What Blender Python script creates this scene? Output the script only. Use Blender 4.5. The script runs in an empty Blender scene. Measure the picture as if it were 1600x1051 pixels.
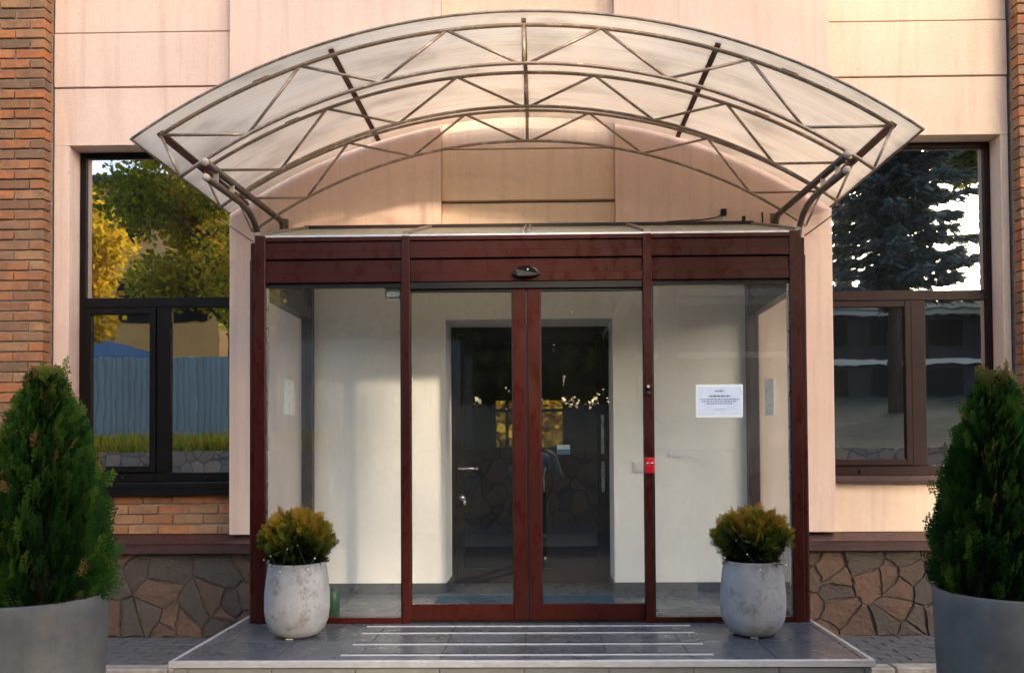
import bpy, bmesh, math, random
import numpy as np
from mathutils import Vector, Matrix
R = math.radians
random.seed(7)
rng = np.random.default_rng(7)
S = bpy.context.scene
COL = S.collection

# ------------------------------------------------------------------ camera
cd = bpy.data.cameras.new('camera'); cam = bpy.data.objects.new('camera', cd); COL.objects.link(cam)
S.camera = cam
cd.sensor_width = 36; cd.lens = 28.1; cd.clip_start = 0.02; cd.clip_end = 400
cd.shift_x = -0.0156; cd.shift_y = 0.093
cam.matrix_world = Matrix.Translation((0.087, -6.35, 1.47)) @ Matrix.Rotation(R(0.9), 4, 'Z') @ Matrix.Rotation(R(91.2), 4, 'X') @ Matrix.Rotation(R(-0.37), 4, 'Z')

# ------------------------------------------------------------------ light
SUN_ELEV, SUN_AZ = 20.5, 28.6          # azimuth measured from the facade normal towards the right
SUN_STRENGTH, SKY_STRENGTH, EXPOSURE = 2.0, 0.15, 2.25
w = bpy.data.worlds.new('World'); S.world = w; w.use_nodes = True
nt = w.node_tree
sky = nt.nodes.new('ShaderNodeTexSky'); sky.sky_type = 'NISHITA'; sky.sun_disc = False
sky.sun_elevation = R(SUN_ELEV); sky.sun_rotation = R(180 - SUN_AZ)
sky.dust_density = 4.0; sky.ozone_density = 1.0; sky.air_density = 1.0
bg = nt.nodes['Background']; bg.inputs['Strength'].default_value = SKY_STRENGTH
nt.links.new(sky.outputs[0], bg.inputs[0])
sl = bpy.data.lights.new('sun', 'SUN'); sl.energy = SUN_STRENGTH; sl.angle = R(3.5); sl.color = (1, 0.80, 0.58)
sun = bpy.data.objects.new('sun', sl); COL.objects.link(sun)
ca, sa = math.cos(R(SUN_ELEV)), math.sin(R(SUN_ELEV))
to_sun = Vector((math.sin(R(SUN_AZ)) * ca, -math.cos(R(SUN_AZ)) * ca, sa))
sun.rotation_euler = to_sun.to_track_quat('Z', 'Y').to_euler()
S.view_settings.view_transform = 'Standard'; S.view_settings.look = 'None'
S.view_settings.exposure = EXPOSURE; S.view_settings.gamma = 1
S.view_settings.use_curve_mapping = False
try:
    S.view_settings.use_white_balance = True
    S.view_settings.white_balance_temperature = 6500
    S.view_settings.white_balance_tint = 12
except Exception: pass
S.cycles.max_bounces = 12; S.cycles.transparent_max_bounces = 24; S.cycles.transmission_bounces = 8
S.cycles.diffuse_bounces = 5; S.cycles.glossy_bounces = 5
S.cycles.sample_clamp_indirect = 6
S.cycles.use_denoising = True

# ------------------------------------------------------------------ materials
def _n(t, typ, **k):
    n = t.nodes.new(typ)
    for a, b in k.items():
        if a.startswith('i_'): n.inputs[a[2:].replace('_', ' ')].default_value = b
        else: setattr(n, a, b)
    return n
def ramp(t, src, stops):
    r = t.nodes.new('ShaderNodeValToRGB'); e = r.color_ramp.elements
    while len(e) < len(stops): e.new(0.5)
    for el, (p, c) in zip(e, stops): el.position = p; el.color = (*c, 1)
    t.links.new(src, r.inputs[0]); return r.outputs[0]
def mixc(t, fac, a, b, mode='MIX'):
    m = t.nodes.new('ShaderNodeMix'); m.data_type = 'RGBA'; m.blend_type = mode
    for s, v in ((m.inputs[0], fac), (m.inputs[6], a), (m.inputs[7], b)):
        if hasattr(v, 'is_output'): t.links.new(v, s)
        elif isinstance(v, (int, float)): s.default_value = v
        else: s.default_value = (*v, 1)
    return m.outputs[2]
def noise(t, scale, detail=4, vec=None, rough=0.55, dist=0.0):
    n = _n(t, 'ShaderNodeTexNoise'); n.inputs['Scale'].default_value = scale
    n.inputs['Detail'].default_value = detail; n.inputs['Roughness'].default_value = rough
    n.inputs['Distortion'].default_value = dist
    if vec is not None: t.links.new(vec, n.inputs['Vector'])
    return n.outputs['Fac']
def coords(t, scale=(1, 1, 1), which='Object', off=(0, 0, 0)):
    tc = t.nodes.new('ShaderNodeTexCoord'); mp = t.nodes.new('ShaderNodeMapping')
    mp.inputs['Scale'].default_value = scale; mp.inputs['Location'].default_value = off
    if which == 'World':
        g = t.nodes.new('ShaderNodeNewGeometry'); t.links.new(g.outputs['Position'], mp.inputs[0])
    else: t.links.new(tc.outputs[which], mp.inputs[0])
    return mp.outputs[0]
def mrange(t, src, a, b, c=0.0, d=1.0):
    m = t.nodes.new('ShaderNodeMapRange'); m.inputs[1].default_value = a; m.inputs[2].default_value = b
    m.inputs[3].default_value = c; m.inputs[4].default_value = d
    t.links.new(src, m.inputs[0]); return m.outputs[0]
def new_mat(name):
    m = bpy.data.materials.new(name); m.use_nodes = True
    t = m.node_tree; p = t.nodes['Principled BSDF']; return m, t, p
def setc(t, p, v):
    if hasattr(v, 'is_output'): t.links.new(v, p.inputs['Base Color'])
    else: p.inputs['Base Color'].default_value = (*v, 1)
def bump(t, p, h, strength=0.3, dist=0.01):
    b = t.nodes.new('ShaderNodeBump'); b.inputs['Strength'].default_value = strength
    b.inputs['Distance'].default_value = dist
    t.links.new(h, b.inputs['Height']); t.links.new(b.outputs[0], p.inputs['Normal'])
def simple(name, col, rough=0.5, metal=0.0, var=0.12, scale=8, bmp=0.0, stretch=(1, 1, 1), spec=0.5):
    m, t, p = new_mat(name)
    v = coords(t, stretch, 'World')
    f = noise(t, scale, 5, v)
    c = mixc(t, mrange(t, f, 0.3, 0.7), tuple(x * (1 - var) for x in col), tuple(min(1, x * (1 + var)) for x in col))
    setc(t, p, c); p.inputs['Roughness'].default_value = rough; p.inputs['Metallic'].default_value = metal
    p.inputs['Specular IOR Level'].default_value = spec
    t.links.new(mrange(t, noise(t, scale * 3, 4, v), 0.3, 0.7, max(0, rough - 0.08), min(1, rough + 0.1)), p.inputs['Roughness'])
    if bmp: bump(t, p, noise(t, scale * 12, 4, v), bmp, 0.004)
    return m
def plaster(name, a, b, dirt=0.35):
    m, t, p = new_mat(name)
    v = coords(t, (1, 1, 1), 'World')
    big = noise(t, 0.9, 5, v, 0.6); c = mixc(t, mrange(t, big, 0.35, 0.65), a, b)
    vs = coords(t, (7, 7, 0.35), 'World')
    st = noise(t, 1.6, 6, vs, 0.65)
    c = mixc(t, mrange(t, st, 0.50, 0.78, 0, dirt * 1.3), c, tuple(x * y for x, y in zip(a, (0.62, 0.56, 0.52))))
    sp = noise(t, 26, 3, v); c = mixc(t, mrange(t, sp, 0.45, 0.75, 0, 0.16), c, tuple(x * 0.75 for x in a))
    spk = noise(t, 60, 1, v); c = mixc(t, mrange(t, spk, 0.74, 0.78, 0, 0.5), c, (0.16, 0.11, 0.09))
    setc(t, p, c); p.inputs['Roughness'].default_value = 0.9; p.inputs['Specular IOR Level'].default_value = 0.2
    h = t.nodes.new('ShaderNodeMath'); h.operation = 'ADD'
    t.links.new(noise(t, 110, 4, v), h.inputs[0]); t.links.new(noise(t, 5, 4, v), h.inputs[1])
    bump(t, p, h.outputs[0], 0.38, 0.007)
    return m
def obj_random(t):
    o = t.nodes.new('ShaderNodeObjectInfo'); return o.outputs['Random']
def glass(name, f0=0.05, tint=(0.9, 0.95, 0.94), wave=0.0, rough=0.0, haze=0.0):
    m = bpy.data.materials.new(name); m.use_nodes = True; t = m.node_tree; t.nodes.clear()
    out = t.nodes.new('ShaderNodeOutputMaterial'); mx = t.nodes.new('ShaderNodeMixShader')
    tr = t.nodes.new('ShaderNodeBsdfTransparent'); gl = t.nodes.new('ShaderNodeBsdfGlossy')
    tr.inputs[0].default_value = (*tint, 1); gl.inputs['Roughness'].default_value = rough
    gl.inputs['Color'].default_value = (0.97, 0.98, 1, 1)
    lw = t.nodes.new('ShaderNodeLayerWeight'); lw.inputs[0].default_value = 0.5
    pw = t.nodes.new('ShaderNodeMath'); pw.operation = 'POWER'; pw.inputs[1].default_value = 5
    t.links.new(lw.outputs['Facing'], pw.inputs[0])
    t.links.new(mrange(t, pw.outputs[0], 0, 1, f0, 1), mx.inputs[0])
    t.links.new(tr.outputs[0], mx.inputs[1]); t.links.new(gl.outputs[0], mx.inputs[2])
    if wave:
        b = t.nodes.new('ShaderNodeBump'); b.inputs['Strength'].default_value = wave; b.inputs['Distance'].default_value = 0.02
        t.links.new(noise(t, 1.6, 3, coords(t, (1, 1, 1), 'World')), b.inputs['Height'])
        t.links.new(b.outputs[0], gl.inputs['Normal'])
    if haze:
        df = t.nodes.new('ShaderNodeBsdfDiffuse'); df.inputs[0].default_value = (0.62, 0.64, 0.63, 1)  # pale diffuse veil: haze painted over the reflections and the interior
        m3 = t.nodes.new('ShaderNodeMixShader'); vv = coords(t, (1, 1, 0.5), 'World')
        t.links.new(mrange(t, noise(t, 2.5, 6, vv, 0.7), 0.35, 0.75, haze * .4, haze * 1.6), m3.inputs[0])
        t.links.new(mx.outputs[0], m3.inputs[1]); t.links.new(df.outputs[0], m3.inputs[2]); t.links.new(m3.outputs[0], out.inputs[0])
    else: t.links.new(mx.outputs[0], out.inputs[0])
    return m
def leaf(name, stops, trans=0.35, rough=0.6):
    """foliage: colour from the per-spray 'tint' attribute"""
    m, t, p = new_mat(name)
    a = t.nodes.new('ShaderNodeAttribute'); a.attribute_name = 'tint'
    c = ramp(t, a.outputs['Fac'], stops); setc(t, p, c)
    p.inputs['Roughness'].default_value = rough + .15; p.inputs['Specular IOR Level'].default_value = 0.1
    tl = t.nodes.new('ShaderNodeBsdfTranslucent'); t.links.new(c, tl.inputs[0])
    mx = t.nodes.new('ShaderNodeMixShader'); mx.inputs[0].default_value = trans
    t.links.new(p.outputs[0], mx.inputs[1]); t.links.new(tl.outputs[0], mx.inputs[2])
    t.links.new(mx.outputs[0], t.nodes['Material Output'].inputs[0])
    return m

M = {}
M['pink'] = plaster('pink_plaster', (0.74, 0.535, 0.43), (0.80, 0.595, 0.485))
M['pink2'] = plaster('pink_plaster_yellower', (0.74, 0.555, 0.41), (0.80, 0.615, 0.46), 0.3)
M['white'] = plaster('white_plaster', (0.82, 0.80, 0.76), (0.85, 0.83, 0.79), 0.02)
M['groove'] = simple('groove_shade', (0.30, 0.20, 0.16), 0.9)  # darker than the wall: shadow of the groove lines put into the colour
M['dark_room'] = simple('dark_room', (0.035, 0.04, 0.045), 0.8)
M['mortar'] = simple('mortar', (0.30, 0.24, 0.19), 0.95, var=0.3, scale=30, bmp=0.6)
M['joint'] = simple('dark_joint', (0.095, 0.075, 0.058), 0.95, var=0.4, scale=20)
M['maroon'] = simple('maroon_metal', (0.037, 0.0060, 0.0040), 0.30, var=0.12, scale=5, stretch=(1, 1, 0.4), spec=0.22)
M['maroon_dark'] = simple('maroon_metal_dark', (0.022, 0.009, 0.009), 0.4, var=0.2)
M['black'] = simple('black_rubber', (0.010, 0.010, 0.011), 0.45, spec=0.25)
M['win_black'] = simple('window_frame_black', (0.006, 0.005, 0.005), 0.45, spec=0.15)
M['win_brown'] = simple('window_frame_brown', (0.020, 0.008, 0.007), 0.42, spec=0.2)
M['ledge'] = simple('ledge_flashing', (0.055, 0.022, 0.020), 0.45, var=0.3, scale=9)
M['alu'] = simple('brushed_aluminium', (0.62, 0.63, 0.65), 0.38, 0.7, var=0.1, scale=20)
M['steel'] = simple('grey_door_steel', (0.45, 0.46, 0.47), 0.3, 0.9)
M['roof_bar'] = simple('grey_brown_bar', (0.22, 0.18, 0.15), 0.45, 0.3, var=0.2, scale=14)
M['blue_mat'] = simple('blue_mat', (0.008, 0.05, 0.09), 0.95, scale=60, bmp=0.7)
M['red'] = simple('red_plastic', (0.42, 0.008, 0.02), 0.25, var=0.05)
M['white_plastic'] = simple('white_plastic', (0.72, 0.71, 0.66), 0.35, var=0.04)
M['paper'] = simple('paper', (0.62, 0.70, 0.82), 0.6, var=0.06, scale=20)
M['paper_edge'] = simple('paper_sleeve', (0.80, 0.82, 0.86), 0.3, var=0.04)
M['ink'] = simple('ink', (0.10, 0.13, 0.20), 0.8)
M['sticker_blue'] = simple('sticker_blue', (0.06, 0.25, 0.50), 0.5)
M['glass_clear'] = glass('clear_glass', 0.05, (0.955, 0.965, 0.955), 0.04, 0.0, 0.003)
M['glass_light'] = glass('hazed_side_glass', 0.07, (0.955, 0.965, 0.96), 0.04, 0.0, 0.022)  # last value is the painted haze veil on the pane
M['glass_side'] = glass('side_glass', 0.04, (0.94, 0.96, 0.945), 0.03)
M['glass_window'] = glass('reflective_window_glass', 0.50, (0.35, 0.38, 0.38), 0.045, 0.012, 0.010)
M['glass_dark'] = glass('tinted_door_glass', 0.06, (0.42, 0.46, 0.48), 0.03)
M['asphalt'] = simple('asphalt', (0.05, 0.05, 0.052), 0.85, var=0.3, scale=18, bmp=0.8)
M['paver'] = simple('grey_paver', (0.085, 0.083, 0.085), 0.8, var=0.25, scale=12, bmp=0.5)
M['kerb'] = simple('kerb_concrete', (0.30, 0.27, 0.23), 0.85, var=0.3, scale=10, bmp=0.6)
M['soil'] = simple('soil', (0.05, 0.035, 0.025), 0.95, var=0.3, scale=30, bmp=0.8)
M['bark'] = simple('bark', (0.075, 0.05, 0.035), 0.9, var=0.4, scale=14, bmp=0.9, stretch=(1, 1, 0.2))
M['grass'] = simple('bank_grass', (0.014, 0.024, 0.008), 0.9, var=0.6, scale=3, bmp=0.9)
M['green_plastic'] = simple('green_plastic', (0.008, 0.07, 0.035), 0.4)

# brick: colour differs from brick to brick
m, t, p = new_mat('brick_clay')
c = ramp(t, obj_random(t), [(0.0, (0.42, 0.15, 0.055)), (0.2, (0.48, 0.19, 0.08)), (0.4, (0.25, 0.13, 0.07)),
                            (0.6, (0.44, 0.23, 0.11)), (0.8, (0.17, 0.11, 0.07)), (0.9, (0.50, 0.16, 0.05)), (1.0, (0.33, 0.19, 0.10))])
v = coords(t, (1, 1, 1), 'World')
c = mixc(t, mrange(t, noise(t, 9, 6, v, 0.7), 0.42, 0.68, 0, 0.75), c, (0.17, 0.10, 0.065))
c = mixc(t, mrange(t, noise(t, 24, 5, v, 0.7), 0.55, 0.75, 0, 0.5), c, (0.45, 0.28, 0.17))
setc(t, p, c); p.inputs['Roughness'].default_value = 0.9; p.inputs['Specular IOR Level'].default_value = 0.2
bump(t, p, noise(t, 70, 5, v, 0.7), 0.8, 0.006); M['brick'] = m
# plinth stone
m, t, p = new_mat('plinth_stone')
c = ramp(t, obj_random(t), [(0.0, (0.15, 0.072, 0.042)), (0.3, (0.095, 0.058, 0.038)), (0.5, (0.17, 0.085, 0.048)),
                            (0.68, (0.055, 0.046, 0.037)), (0.85, (0.085, 0.066, 0.05)), (1.0, (0.062, 0.050, 0.038))])
v = coords(t, (1, 1, 1), 'World')
c = mixc(t, mrange(t, noise(t, 6, 7, v, 0.7, 0.8), 0.40, 0.66, 0, 0.6), c, (0.078, 0.056, 0.042))
c = mixc(t, mrange(t, noise(t, 14, 5, v, 0.7), 0.58, 0.78, 0, 0.5), c, (0.24, 0.17, 0.12))
setc(t, p, c); p.inputs['Roughness'].default_value = 0.75
bump(t, p, noise(t, 16, 8, v, 0.7), 0.9, 0.02); M['stone'] = m
# far retaining wall: crazy paving seen only in reflections
m, t, p = new_mat('rubble_wall')
v = coords(t, (1, 1, 1), 'World')
vo = t.nodes.new('ShaderNodeTexVoronoi'); vo.inputs['Scale'].default_value = 3.2; t.links.new(v, vo.inputs['Vector'])
ve = t.nodes.new('ShaderNodeTexVoronoi'); ve.feature = 'DISTANCE_TO_EDGE'; ve.inputs['Scale'].default_value = 3.2; t.links.new(v, ve.inputs['Vector'])
sep = t.nodes.new('ShaderNodeSeparateColor'); t.links.new(vo.outputs['Color'], sep.inputs[0])
c = ramp(t, sep.outputs[0], [(0, (0.20, 0.13, 0.09)), (0.5, (0.30, 0.20, 0.13)), (1, (0.14, 0.12, 0.10))])
c = mixc(t, mrange(t, ve.outputs['Distance'], 0.0, 0.06, 1, 0), c, (0.05, 0.04, 0.035))
setc(t, p, c); p.inputs['Roughness'].default_value = 0.9
bump(t, p, ve.outputs['Distance'], 0.8, 0.05); M['rubble'] = m
# tiles of the platform
def tile_mat(name, a, b, rough):
    m, t, p = new_mat(name)
    v = coords(t, (1, 1, 1), 'World')
    c = mixc(t, obj_random(t), a, b)
    c = mixc(t, mrange(t, noise(t, 4, 6, v, 0.65), 0.35, 0.7, 0, 0.5), c, tuple(x * 0.7 for x in a))
    c = mixc(t, mrange(t, noise(t, 40, 3, v), 0.62, 0.75, 0, 0.35), c, tuple(x * 1.4 for x in b))
    setc(t, p, c)
    t.links.new(mrange(t, noise(t, 7, 5, v), 0.3, 0.7, rough - 0.1, rough + 0.14), p.inputs['Roughness'])
    bump(t, p, noise(t, 150, 3, v), 0.12, 0.002); return m
M['tile'] = tile_mat('platform_tile', (0.058, 0.067, 0.078), (0.078, 0.086, 0.097), 0.30)
M['riser'] = tile_mat('riser_tile', (0.12, 0.125, 0.12), (0.16, 0.16, 0.15), 0.5)
# concrete pots
def concrete(name, a, b, pit):
    m, t, p = new_mat(name)
    v = coords(t, (1, 1, 1), 'World')
    c = mixc(t, mrange(t, noise(t, 5, 6, v, 0.65), 0.35, 0.65), a, b)
    c = mixc(t, mrange(t, noise(t, 2.2, 3, coords(t, (5, 5, 0.5), 'World')), 0.5, 0.75, 0, 0.4), c, tuple(x * 0.6 for x in a))
    c = mixc(t, mrange(t, noise(t, 8, 9, v, 0.78), 0.50, 0.62, 0, pit), c, (0.15, 0.125, 0.10))
    c = mixc(t, mrange(t, noise(t, 1.7, 2, v), 0.4, 0.6, 0, 0.3), c, tuple(x * 0.72 for x in a))
    cr = noise(t, 75, 3, v, 0.6)
    pits = mrange(t, cr, 0.66, 0.70, 0, 1)
    c = mixc(t, mrange(t, cr, 0.65, 0.70, 0, 0.75), c, (0.08, 0.065, 0.05))
    setc(t, p, c); p.inputs['Roughness'].default_value = 0.8
    inv = t.nodes.new('ShaderNodeMath'); inv.operation = 'SUBTRACT'; inv.inputs[0].default_value = 1; t.links.new(pits, inv.inputs[1])
    bump(t, p, inv.outputs[0], 0.6, 0.006); return m
M['pot_light'] = concrete('light_concrete', (0.235, 0.245, 0.26), (0.35, 0.355, 0.36), 0.8)
M['pot_dark'] = concrete('grey_concrete', (0.072, 0.077, 0.078), (0.115, 0.12, 0.12), 0.5)
# canopy tube paint: brown, worn
m, t, p = new_mat('worn_brown_tube')
v = coords(t, (1, 1, 1), 'World')
c = mixc(t, mrange(t, noise(t, 14, 6, v, 0.7), 0.52, 0.70, 0, 0.9), (0.32, 0.24, 0.18), (0.60, 0.52, 0.43))
c = mixc(t, mrange(t, noise(t, 45, 4, v, 0.7), 0.62, 0.70, 0, 0.8), c, (0.13, 0.045, 0.02))
setc(t, p, c); p.inputs['Roughness'].default_value = 0.38; p.inputs['Metallic'].default_value = 0.45; M['tube'] = m
M['purlin'] = simple('maroon_purlin', (0.115, 0.04, 0.032), 0.5, var=0.25)
M['arm'] = simple('dark_brown_arm', (0.13, 0.10, 0.08), 0.38, 0.35, var=0.25, scale=12)
M['cap'] = simple('cream_cap', (0.50, 0.42, 0.32), 0.6, var=0.15, scale=30)
# polycarbonate sheet
m = bpy.data.materials.new('milky_polycarbonate'); m.use_nodes = True; t = m.node_tree; p = t.nodes['Principled BSDF']
v = coords(t, (1, 1, 1), 'Object')
st = noise(t, 2.2, 6, coords(t, (0.35, 8, 0.35), 'Object'), 0.7, 0.3)
c = mixc(t, mrange(t, st, 0.38, 0.70), (0.97, 0.90, 0.78), (0.90, 0.78, 0.62))
c = mixc(t, mrange(t, noise(t, 2.0, 5, coords(t, (1, 2.5, 1), 'Object')), 0.48, 0.70, 0, 0.75), c, (0.66, 0.58, 0.47))
c = mixc(t, mrange(t, noise(t, 1.2, 3, coords(t, (0.15, 30, 0.15), 'Object')), 0.55, 0.7, 0, 0.3), c, (0.6, 0.52, 0.42))
c = mixc(t, mrange(t, noise(t, 50, 3, v), 0.73, 0.76, 0, 0.6), c, (0.15, 0.10, 0.07))
setc(t, p, c); p.inputs['Roughness'].default_value = 0.35
fine = _n(t, 'ShaderNodeTexWave'); fine.bands_direction = 'Y'; fine.inputs['Scale'].default_value = 30; t.links.new(v, fine.inputs['Vector'])
bump(t, p, fine.outputs['Fac'], 0.25, 0.003)
tl = t.nodes.new('ShaderNodeBsdfTranslucent'); t.links.new(c, tl.inputs[0])
mx = t.nodes.new('ShaderNodeMixShader'); mx.inputs[0].default_value = 0.68
t.links.new(p.outputs[0], mx.inputs[1]); t.links.new(tl.outputs[0], mx.inputs[2])
tr = t.nodes.new('ShaderNodeBsdfTransparent'); tr.inputs[0].default_value = (0.95, 0.93, 0.9, 1)
mx2 = t.nodes.new('ShaderNodeMixShader'); mx2.inputs[0].default_value = 0.20
t.links.new(mx.outputs[0], mx2.inputs[1]); t.links.new(tr.outputs[0], mx2.inputs[2])
t.links.new(mx2.outputs[0], t.nodes['Material Output'].inputs[0]); M['poly'] = m
M['poly_roof'] = simple('milky_roof_glass', (0.55, 0.55, 0.50), 0.25, var=0.08, scale=5)
m = M['poly_roof']; t = m.node_tree; tl = t.nodes.new('ShaderNodeBsdfTranslucent'); tl.inputs[0].default_value = (0.86, 0.83, 0.74, 1)
mx = t.nodes.new('ShaderNodeMixShader'); mx.inputs[0].default_value = 0.6
t.links.new(t.nodes['Principled BSDF'].outputs[0], mx.inputs[1]); t.links.new(tl.outputs[0], mx.inputs[2]); t.links.new(mx.outputs[0], t.nodes['Material Output'].inputs[0])
M['poly_edge'] = simple('sheet_edge_trim', (0.25, 0.20, 0.15), 0.6, var=0.4, scale=20)

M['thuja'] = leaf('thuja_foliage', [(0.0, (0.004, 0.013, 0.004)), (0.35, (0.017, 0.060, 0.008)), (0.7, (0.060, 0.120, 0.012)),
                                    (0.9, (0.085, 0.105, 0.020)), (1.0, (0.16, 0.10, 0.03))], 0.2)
M['globe'] = leaf('bronze_thuja_foliage', [(0.0, (0.02, 0.012, 0.008)), (0.3, (0.03, 0.045, 0.010)), (0.55, (0.10, 0.125, 0.012)),
                                           (0.8, (0.23, 0.17, 0.015)), (1.0, (0.34, 0.18, 0.025))], 0.3)
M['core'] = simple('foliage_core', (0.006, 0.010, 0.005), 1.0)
M['autumn'] = leaf('autumn_leaves', [(0.0, (0.06, 0.10, 0.01)), (0.45, (0.28, 0.30, 0.02)), (0.75, (0.58, 0.46, 0.03)), (1.0, (0.75, 0.42, 0.04))], 0.55)
M['gold'] = leaf('golden_leaves', [(0.0, (0.30, 0.26, 0.02)), (0.5, (0.62, 0.45, 0.03)), (1.0, (0.7, 0.36, 0.03))], 0.5)
M['spruce'] = leaf('spruce_needles', [(0.0, (0.05, 0.07, 0.075)), (0.6, (0.12, 0.16, 0.155)), (1.0, (0.24, 0.26, 0.22))], 0.35)
M['greenleaf'] = leaf('green_leaves', [(0.0, (0.03, 0.05, 0.015)), (0.6, (0.09, 0.12, 0.025)), (1.0, (0.20, 0.20, 0.03))], 0.35)

# ------------------------------------------------------------------ builders
def props(o, label=None, cat=None, group=None, kind=None):
    if label: o['label'] = label
    if cat: o['category'] = cat
    if group: o['group'] = group
    if kind: o['kind'] = kind
    return o
def thing(name, label, cat, loc=(0, 0, 0), group=None):
    o = bpy.data.objects.new(name, None); COL.objects.link(o); o.location = loc
    o.empty_display_size = 0.2
    o['_wl'] = list(loc); return props(o, label, cat, group)
def origin(par):
    v = Vector((0, 0, 0))
    while par is not None: v += par.location; par = par.parent
    return v
def link(name, me, par=None, loc=None, mat=None):
    """me is given in world coordinates unless loc (world) is passed"""
    o = bpy.data.objects.new(name, me); COL.objects.link(o)
    if mat is not None and not me.materials: me.materials.append(mat)
    if par is not None: o.parent = par
    off = origin(par)
    o.location = (Vector(loc) if loc is not None else Vector((0, 0, 0))) - off
    return o
def mesh(name, verts, faces, mat=None, smooth=False):
    me = bpy.data.meshes.new(name); me.from_pydata([tuple(v) for v in verts], [], faces); me.update()
    if smooth:
        for f in me.polygons: f.use_smooth = True
    if mat is not None: me.materials.append(mat)
    return me
def bm_obj(name, bm, mat, par=None, smooth=False, loc=None):
    me = bpy.data.meshes.new(name); bmesh.ops.recalc_face_normals(bm, faces=bm.faces)
    bm.to_mesh(me); bm.free()
    if smooth:
        for f in me.polygons: f.use_smooth = True
    if loc is None:                       # re-centre on the parent's origin or on the part's own middle
        vs = [v.co for v in me.vertices]
        lo = Vector((min(v.x for v in vs), min(v.y for v in vs), min(v.z for v in vs)))
        hi = Vector((max(v.x for v in vs), max(v.y for v in vs), max(v.z for v in vs)))
        c = (lo + hi) / 2; c.z = lo.z
        me.transform(Matrix.Translation(-c)); loc = c
    return link(name, me, par, loc, mat)
def add_box(bm, x0, x1, y0, y1, z0, z1, bev=0.0):
    b2 = bmesh.new() if bev else bm
    vs = [b2.verts.new(c) for c in ((x0, y0, z0), (x1, y0, z0), (x1, y1, z0), (x0, y1, z0), (x0, y0, z1), (x1, y0, z1), (x1, y1, z1), (x0, y1, z1))]
    for f in ((0, 3, 2, 1), (4, 5, 6, 7), (0, 1, 5, 4), (1, 2, 6, 5), (2, 3, 7, 6), (3, 0, 4, 7)): b2.faces.new([vs[i] for i in f])
    if bev:
        bmesh.ops.bevel(b2, geom=b2.edges[:], offset=bev, segments=1, affect='EDGES', profile=0.5)
        me = bpy.data.meshes.new('tmp'); b2.to_mesh(me); b2.free(); bm.from_mesh(me); bpy.data.meshes.remove(me)
def box(name, x0, x1, y0, y1, z0, z1, mat, par=None, bev=0.0):
    bm = bmesh.new(); add_box(bm, x0, x1, y0, y1, z0, z1, bev)
    return bm_obj(name, bm, mat, par)
def add_tube(bm, pts, r, seg=8, close=True):
    pts = [Vector(p) for p in pts]; rings = []
    up = None
    for i, p in enumerate(pts):
        d = ((pts[i] - pts[i - 1]).normalized() if i else Vector((0, 0, 0))) + ((pts[i + 1] - pts[i]).normalized() if i < len(pts) - 1 else Vector((0, 0, 0)))
        d.normalize()
        if up is None: up = Vector((0, 1, 0)) if abs(d.y) < 0.9 else Vector((0, 0, 1))
        a = (up - d * up.dot(d)).normalized(); b = d.cross(a); up = a
        rr = r[i] if isinstance(r, (list, tuple)) else r
        rings.append([bm.verts.new(p + (a * math.cos(2 * math.pi * k / seg) + b * math.sin(2 * math.pi * k / seg)) * rr) for k in range(seg)])
    for i in range(len(rings) - 1):
        for k in range(seg):
            bm.faces.new((rings[i][k], rings[i][(k + 1) % seg], rings[i + 1][(k + 1) % seg], rings[i + 1][k]))
    if close: bm.faces.new(rings[0]); bm.faces.new(rings[-1])
def tube(name, pts, r, mat, par=None, seg=8):
    bm = bmesh.new(); add_tube(bm, pts, r, seg); return bm_obj(name, bm, mat, par, smooth=True)
def lathe(name, prof, mat, par, loc, seg=48):
    bm = bmesh.new(); rings = []
    for r, z in prof: rings.append([bm.verts.new((r * math.cos(2 * math.pi * k / seg), r * math.sin(2 * math.pi * k / seg), z)) for k in range(seg)])
    for i in range(len(rings) - 1):
        for k in range(seg): bm.faces.new((rings[i][k], rings[i][(k + 1) % seg], rings[i + 1][(k + 1) % seg], rings[i + 1][k]))
    bm.faces.new(rings[0]); bm.faces.new(rings[-1])
    return bm_obj(name, bm, mat, par, smooth=True, loc=loc)
def prism(name, poly, z0, z1, mat, par=None):
    """extrude an (x,y) polygon up"""
    bm = bmesh.new(); a = [bm.verts.new((x, y, z0)) for x, y in poly]; b = [bm.verts.new((x, y, z1)) for x, y in poly]
    bm.faces.new(a); bm.faces.new(b)
    for i in range(len(a)): j = (i + 1) % len(a); bm.faces.new((a[i], a[j], b[j], b[i]))
    return bm_obj(name, bm, mat, par)

# ------------------------------------------------------------------ ground
DW = 0.3            # z of porch floor / platform top is 0.34
PZ = 0.34
road = box('road', -60, 60, -11.0, -0.99, -0.3, -0.10, M['asphalt']); props(road, kind='structure')
gb = box('ground', -150, 150, 0.6, 150, -0.45, -0.06, M['grass']); props(gb, kind='structure')
pv = thing('pavement', None, None); props(pv, kind='structure')
box('bed', -60, -1.93, -0.87, 0.08, -0.28, -0.012, M['mortar'], pv); box('bed', 1.93, 60, -0.87, 0.08, -0.28, -0.012, M['mortar'], pv)
pm = bpy.data.meshes.new('paver'); bm = bmesh.new(); add_box(bm, -0.097, 0.097, -0.047, 0.047, -0.05, 0.0, 0.004); bm.to_mesh(pm); bm.free(); pm.materials.append(M['paver'])
for side in (-1, 1):
    for j in range(9):
        for i in range(13):
            x = side * (2.03 + i * 0.2 + (0.1 if j % 2 else 0)); y = -0.825 + j * 0.1
            if abs(x) > 4.6: continue
            o = link('paver', pm, pv, (x, y, random.uniform(-0.003, 0.002))); o.rotation_euler = (random.uniform(-.008, .008), random.uniform(-.008, .008), random.uniform(-.006, .006))
kb = thing('kerb', None, None); props(kb, kind='structure')
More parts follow.
